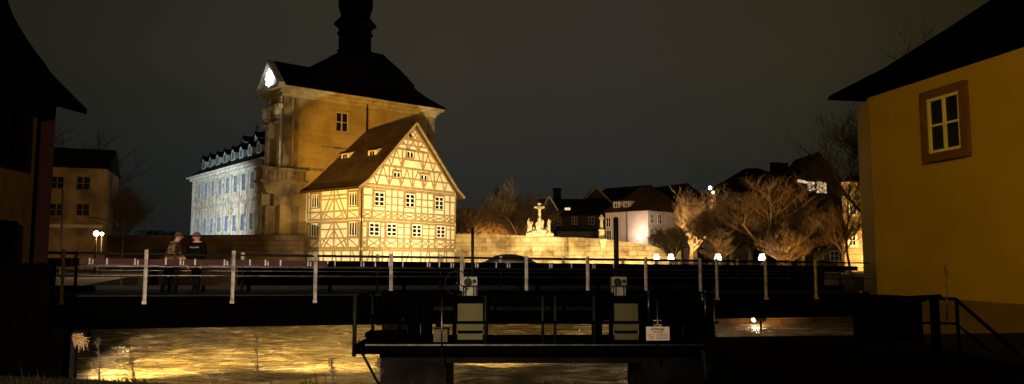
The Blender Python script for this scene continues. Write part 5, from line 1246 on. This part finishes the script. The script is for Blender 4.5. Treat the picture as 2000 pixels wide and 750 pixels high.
pr3 = [at(px, py, 15.6) for px, py in prf]; inner = [Vector((v.x - .12 - .0 * i, v.y, v.z - .14)) for i, v in enumerate(pr3)]
m = MB(); m.prism(pr3 + [Vector((-18, 15.6, pr3[-1].z)), Vector((-18, 15.6, ezl + .05)), Vector((LO.x, 15.6, ezl + .05)), Vector((pr3[0].x, 15.6, pr3[0].z - .12))], LFd * 9); m.build('roof', M['slate'], lbn)
for (x0, x1, y0, y1) in ((-30, 48, 192, 326), (-30, 26, 432, 560)):
    s0, zt = LF.sz(x1, y0); s1, zb = LF.sz(max(x0, -30), y1)
    _, zt = LF.sz(20, y0 - 5 if y0 < 300 else y0); _, zb = LF.sz(20, y1)
    window(LF, s0 + .55, (zt + zb) / 2, 1.1, zt - zb, lbn, sash=M['metal_black'], pane=M['metal_black'], nx=2, ny=2, fw=.06, bar=.03)

# ================================================================== LIGHTS OF THE PLACE
gc = C0 + dB * (LG / 2)
floodlight(tuple(gc + Vector((.795, -.607, 0)) * 13.5 - dB * 4.2 + Vector((0, 0, H(-2.8)))), (gc.x, gc.y, H(6.2)), 27000, (1, .78, .42), 'warm floodlight in the river aimed at the gable of the timber-framed house', 82, 1, .3)
floodlight((-25.5, 56.5, H(-2.7)), (-17.2, 72.5, H(2.2)), 17000, (1, .78, .42), 'warm floodlight in the river aimed at the left wall of the timber-framed house', 42, .9, .3)
floodlight((-19.6, 34.6, -.5), (-14.6, 80, H(12.6)), 78000, (1, .54, .045), 'amber floodlight left of the river aimed at the bridge tower', 22, .6, .3)
floodlight((-45.0, 68.0, 3.2), (-31, 84, H(7)), 33000, (.80, .92, 1.0), 'cold white floodlight at the left bank aimed at the painted hall', 102, .5, .4, base_z=.2)
floodlight((2.5, 79.5, H(-2.9)), (2.5, 86, H(1.0)), 3400, (1, .74, .32), 'warm floodlight in the river aimed at the left part of the stone bridge wall', 120, .7, .3)
floodlight((13.5, 77.5, H(-2.9)), (13.5, 83, H(1.0)), 3400, (1, .74, .32), 'warm floodlight in the river aimed at the statue end of the stone bridge wall', 120, .7, .3)
floodlight((-4.5, 80, H(-2.9)), (-4.5, 86, H(1.0)), 1800, (1, .66, .22), 'warm floodlight in the river by the right corner of the timber-framed house', 120, .7, .3)
floodlight((8.2, 78.5, H(-2.9)), (8.2, 85, H(1.0)), 3400, (1, .74, .32), 'warm floodlight in the river aimed at the middle of the stone bridge wall', 120, .7, .3)
floodlight((3.2, 76, H(-2.2)), (3.2, 84.8, H(4.6)), 5500, (1, .80, .50), 'warm floodlight in the river aimed up at the crucifixion group', 50, .7, .2)
floodlight((27.0, 54.5, .9), (29.0, 62, H(4)), 8000, (1, .62, .20), 'warm floodlight on the right bank aimed at the stone tower house', 95, .7, .2, base_z=.3)
floodlight((16.2, 60.5, 1.2), (15.8, 67, H(6)), 9500, (1, .62, .30), 'warm floodlight at the foot of the upswept lit tree', 95, .8, .2, base_z=.5)
floodlight((14.0, 42, -1.5), (20, 60, H(4.5)), 6500, (1, .50, .12), 'dim amber floodlight in the river before the right bank trees', 90, .9, .3)
floodlight((-3.5, 94.0, 2.1), (-1, 101, H(6)), 5000, (1, .50, .14), 'dim amber floodlight behind the bridge wall under the bare trees', 150, .9, .3, base_z=1.0)
floodlight((-24, 50, H(-2.9)), (-25, 66, H(-.5)), 800, (1, .55, .16), 'added dim amber fill light, unseen in the river, aimed at the dark left parapet', 130, .9, .3)  # added to lift the parapet out of black
# lamps behind and beside the photographer
street_lamp((-3.5, -2.5, 6.0), (-5.0, 18, 1.0), 24000, (1, .76, .56), 'street lamp on the near bank behind the photographer, left side', 62, blend=1)
sl2 = street_lamp((3.2, 2.0, 8.0), (14.6, 19, 3.8), 6400, (1, .56, .01), 'sodium street lamp on the near bank facing the mustard house', 56)
bare_spot((3.0, 1.9, 7.9), (-9.7, 14, 3.5), 250, (1, .55, .06), 60, .8, .2, sl2)
# lamp slung under the footbridge at the left, lighting the water; small quay lamp at the right
q = bp(-3.0, -1.8, -.8)
ul = thing('bridge_lamp', tuple(q), 'lamp slung under the left end of the footbridge lighting the golden water', 'lamp')
m = MB(); m.box(q.x - .2, q.x + .2, q.y - .08, q.y + .08, q.z - .08, q.z + .08); m.build('housing', M['fixture'], ul)
bare_spot(q + Vector((.1, .1, -.12)), (-8, 29, WATER), 3000, (1, .72, .30), 120, .9, .25, ul)
floodlight((-13.3, 21.6, -.5), (-11.5, 35, WATER), 30000, (1, .70, .28), 'warm floodlight under the left end of the footbridge grazing the golden water', 62, 1, .3)
for i, (x, y, pw, tx, lb_) in enumerate(((-6.5, 24.6, 9000, -7, 'added water fill light, unseen behind the weir gates, left of the sluice platform'), (-1.0, 26.3, 8000, 0, 'added water fill light, unseen behind the weir gates, between the two sluice gates'), (3.6, 27.8, 4000, 4, 'added water fill light, unseen behind the weir gates, near the warning sign'))):
    floodlight((x, y, .12), (tx, y + 12, WATER), pw * .9, (1, .72, .30), lb_, 105, .8, .25, base_z=.75)  # unseen lamps added to spread light over the water
q = at(1473, 624, 45.6); ql = thing('quay_lamp', tuple(q), 'small bright lamp on the right quay wall just above the water', 'lamp')
MB().lathe(q, [(.05, -.14), (.17, -.05), (.17, .06), (.06, .14)], 10).build('lamp_globe', M['lit_white'], ql); MB().tube([q + Vector((0, .1, .14)), q + Vector((0, .5, .3))], .03, 6).build('bracket', M['metal_dark'], ql)
l_ = bpy.data.lights.new('lamp_light', 'POINT'); l_.energy = 70; l_.color = (1, .72, .45); l_.shadow_soft_size = .15; o = bpy.data.objects.new('lamp_light', l_); C.objects.link(o); o.parent = ql; o.location = (0, -.4, .05)
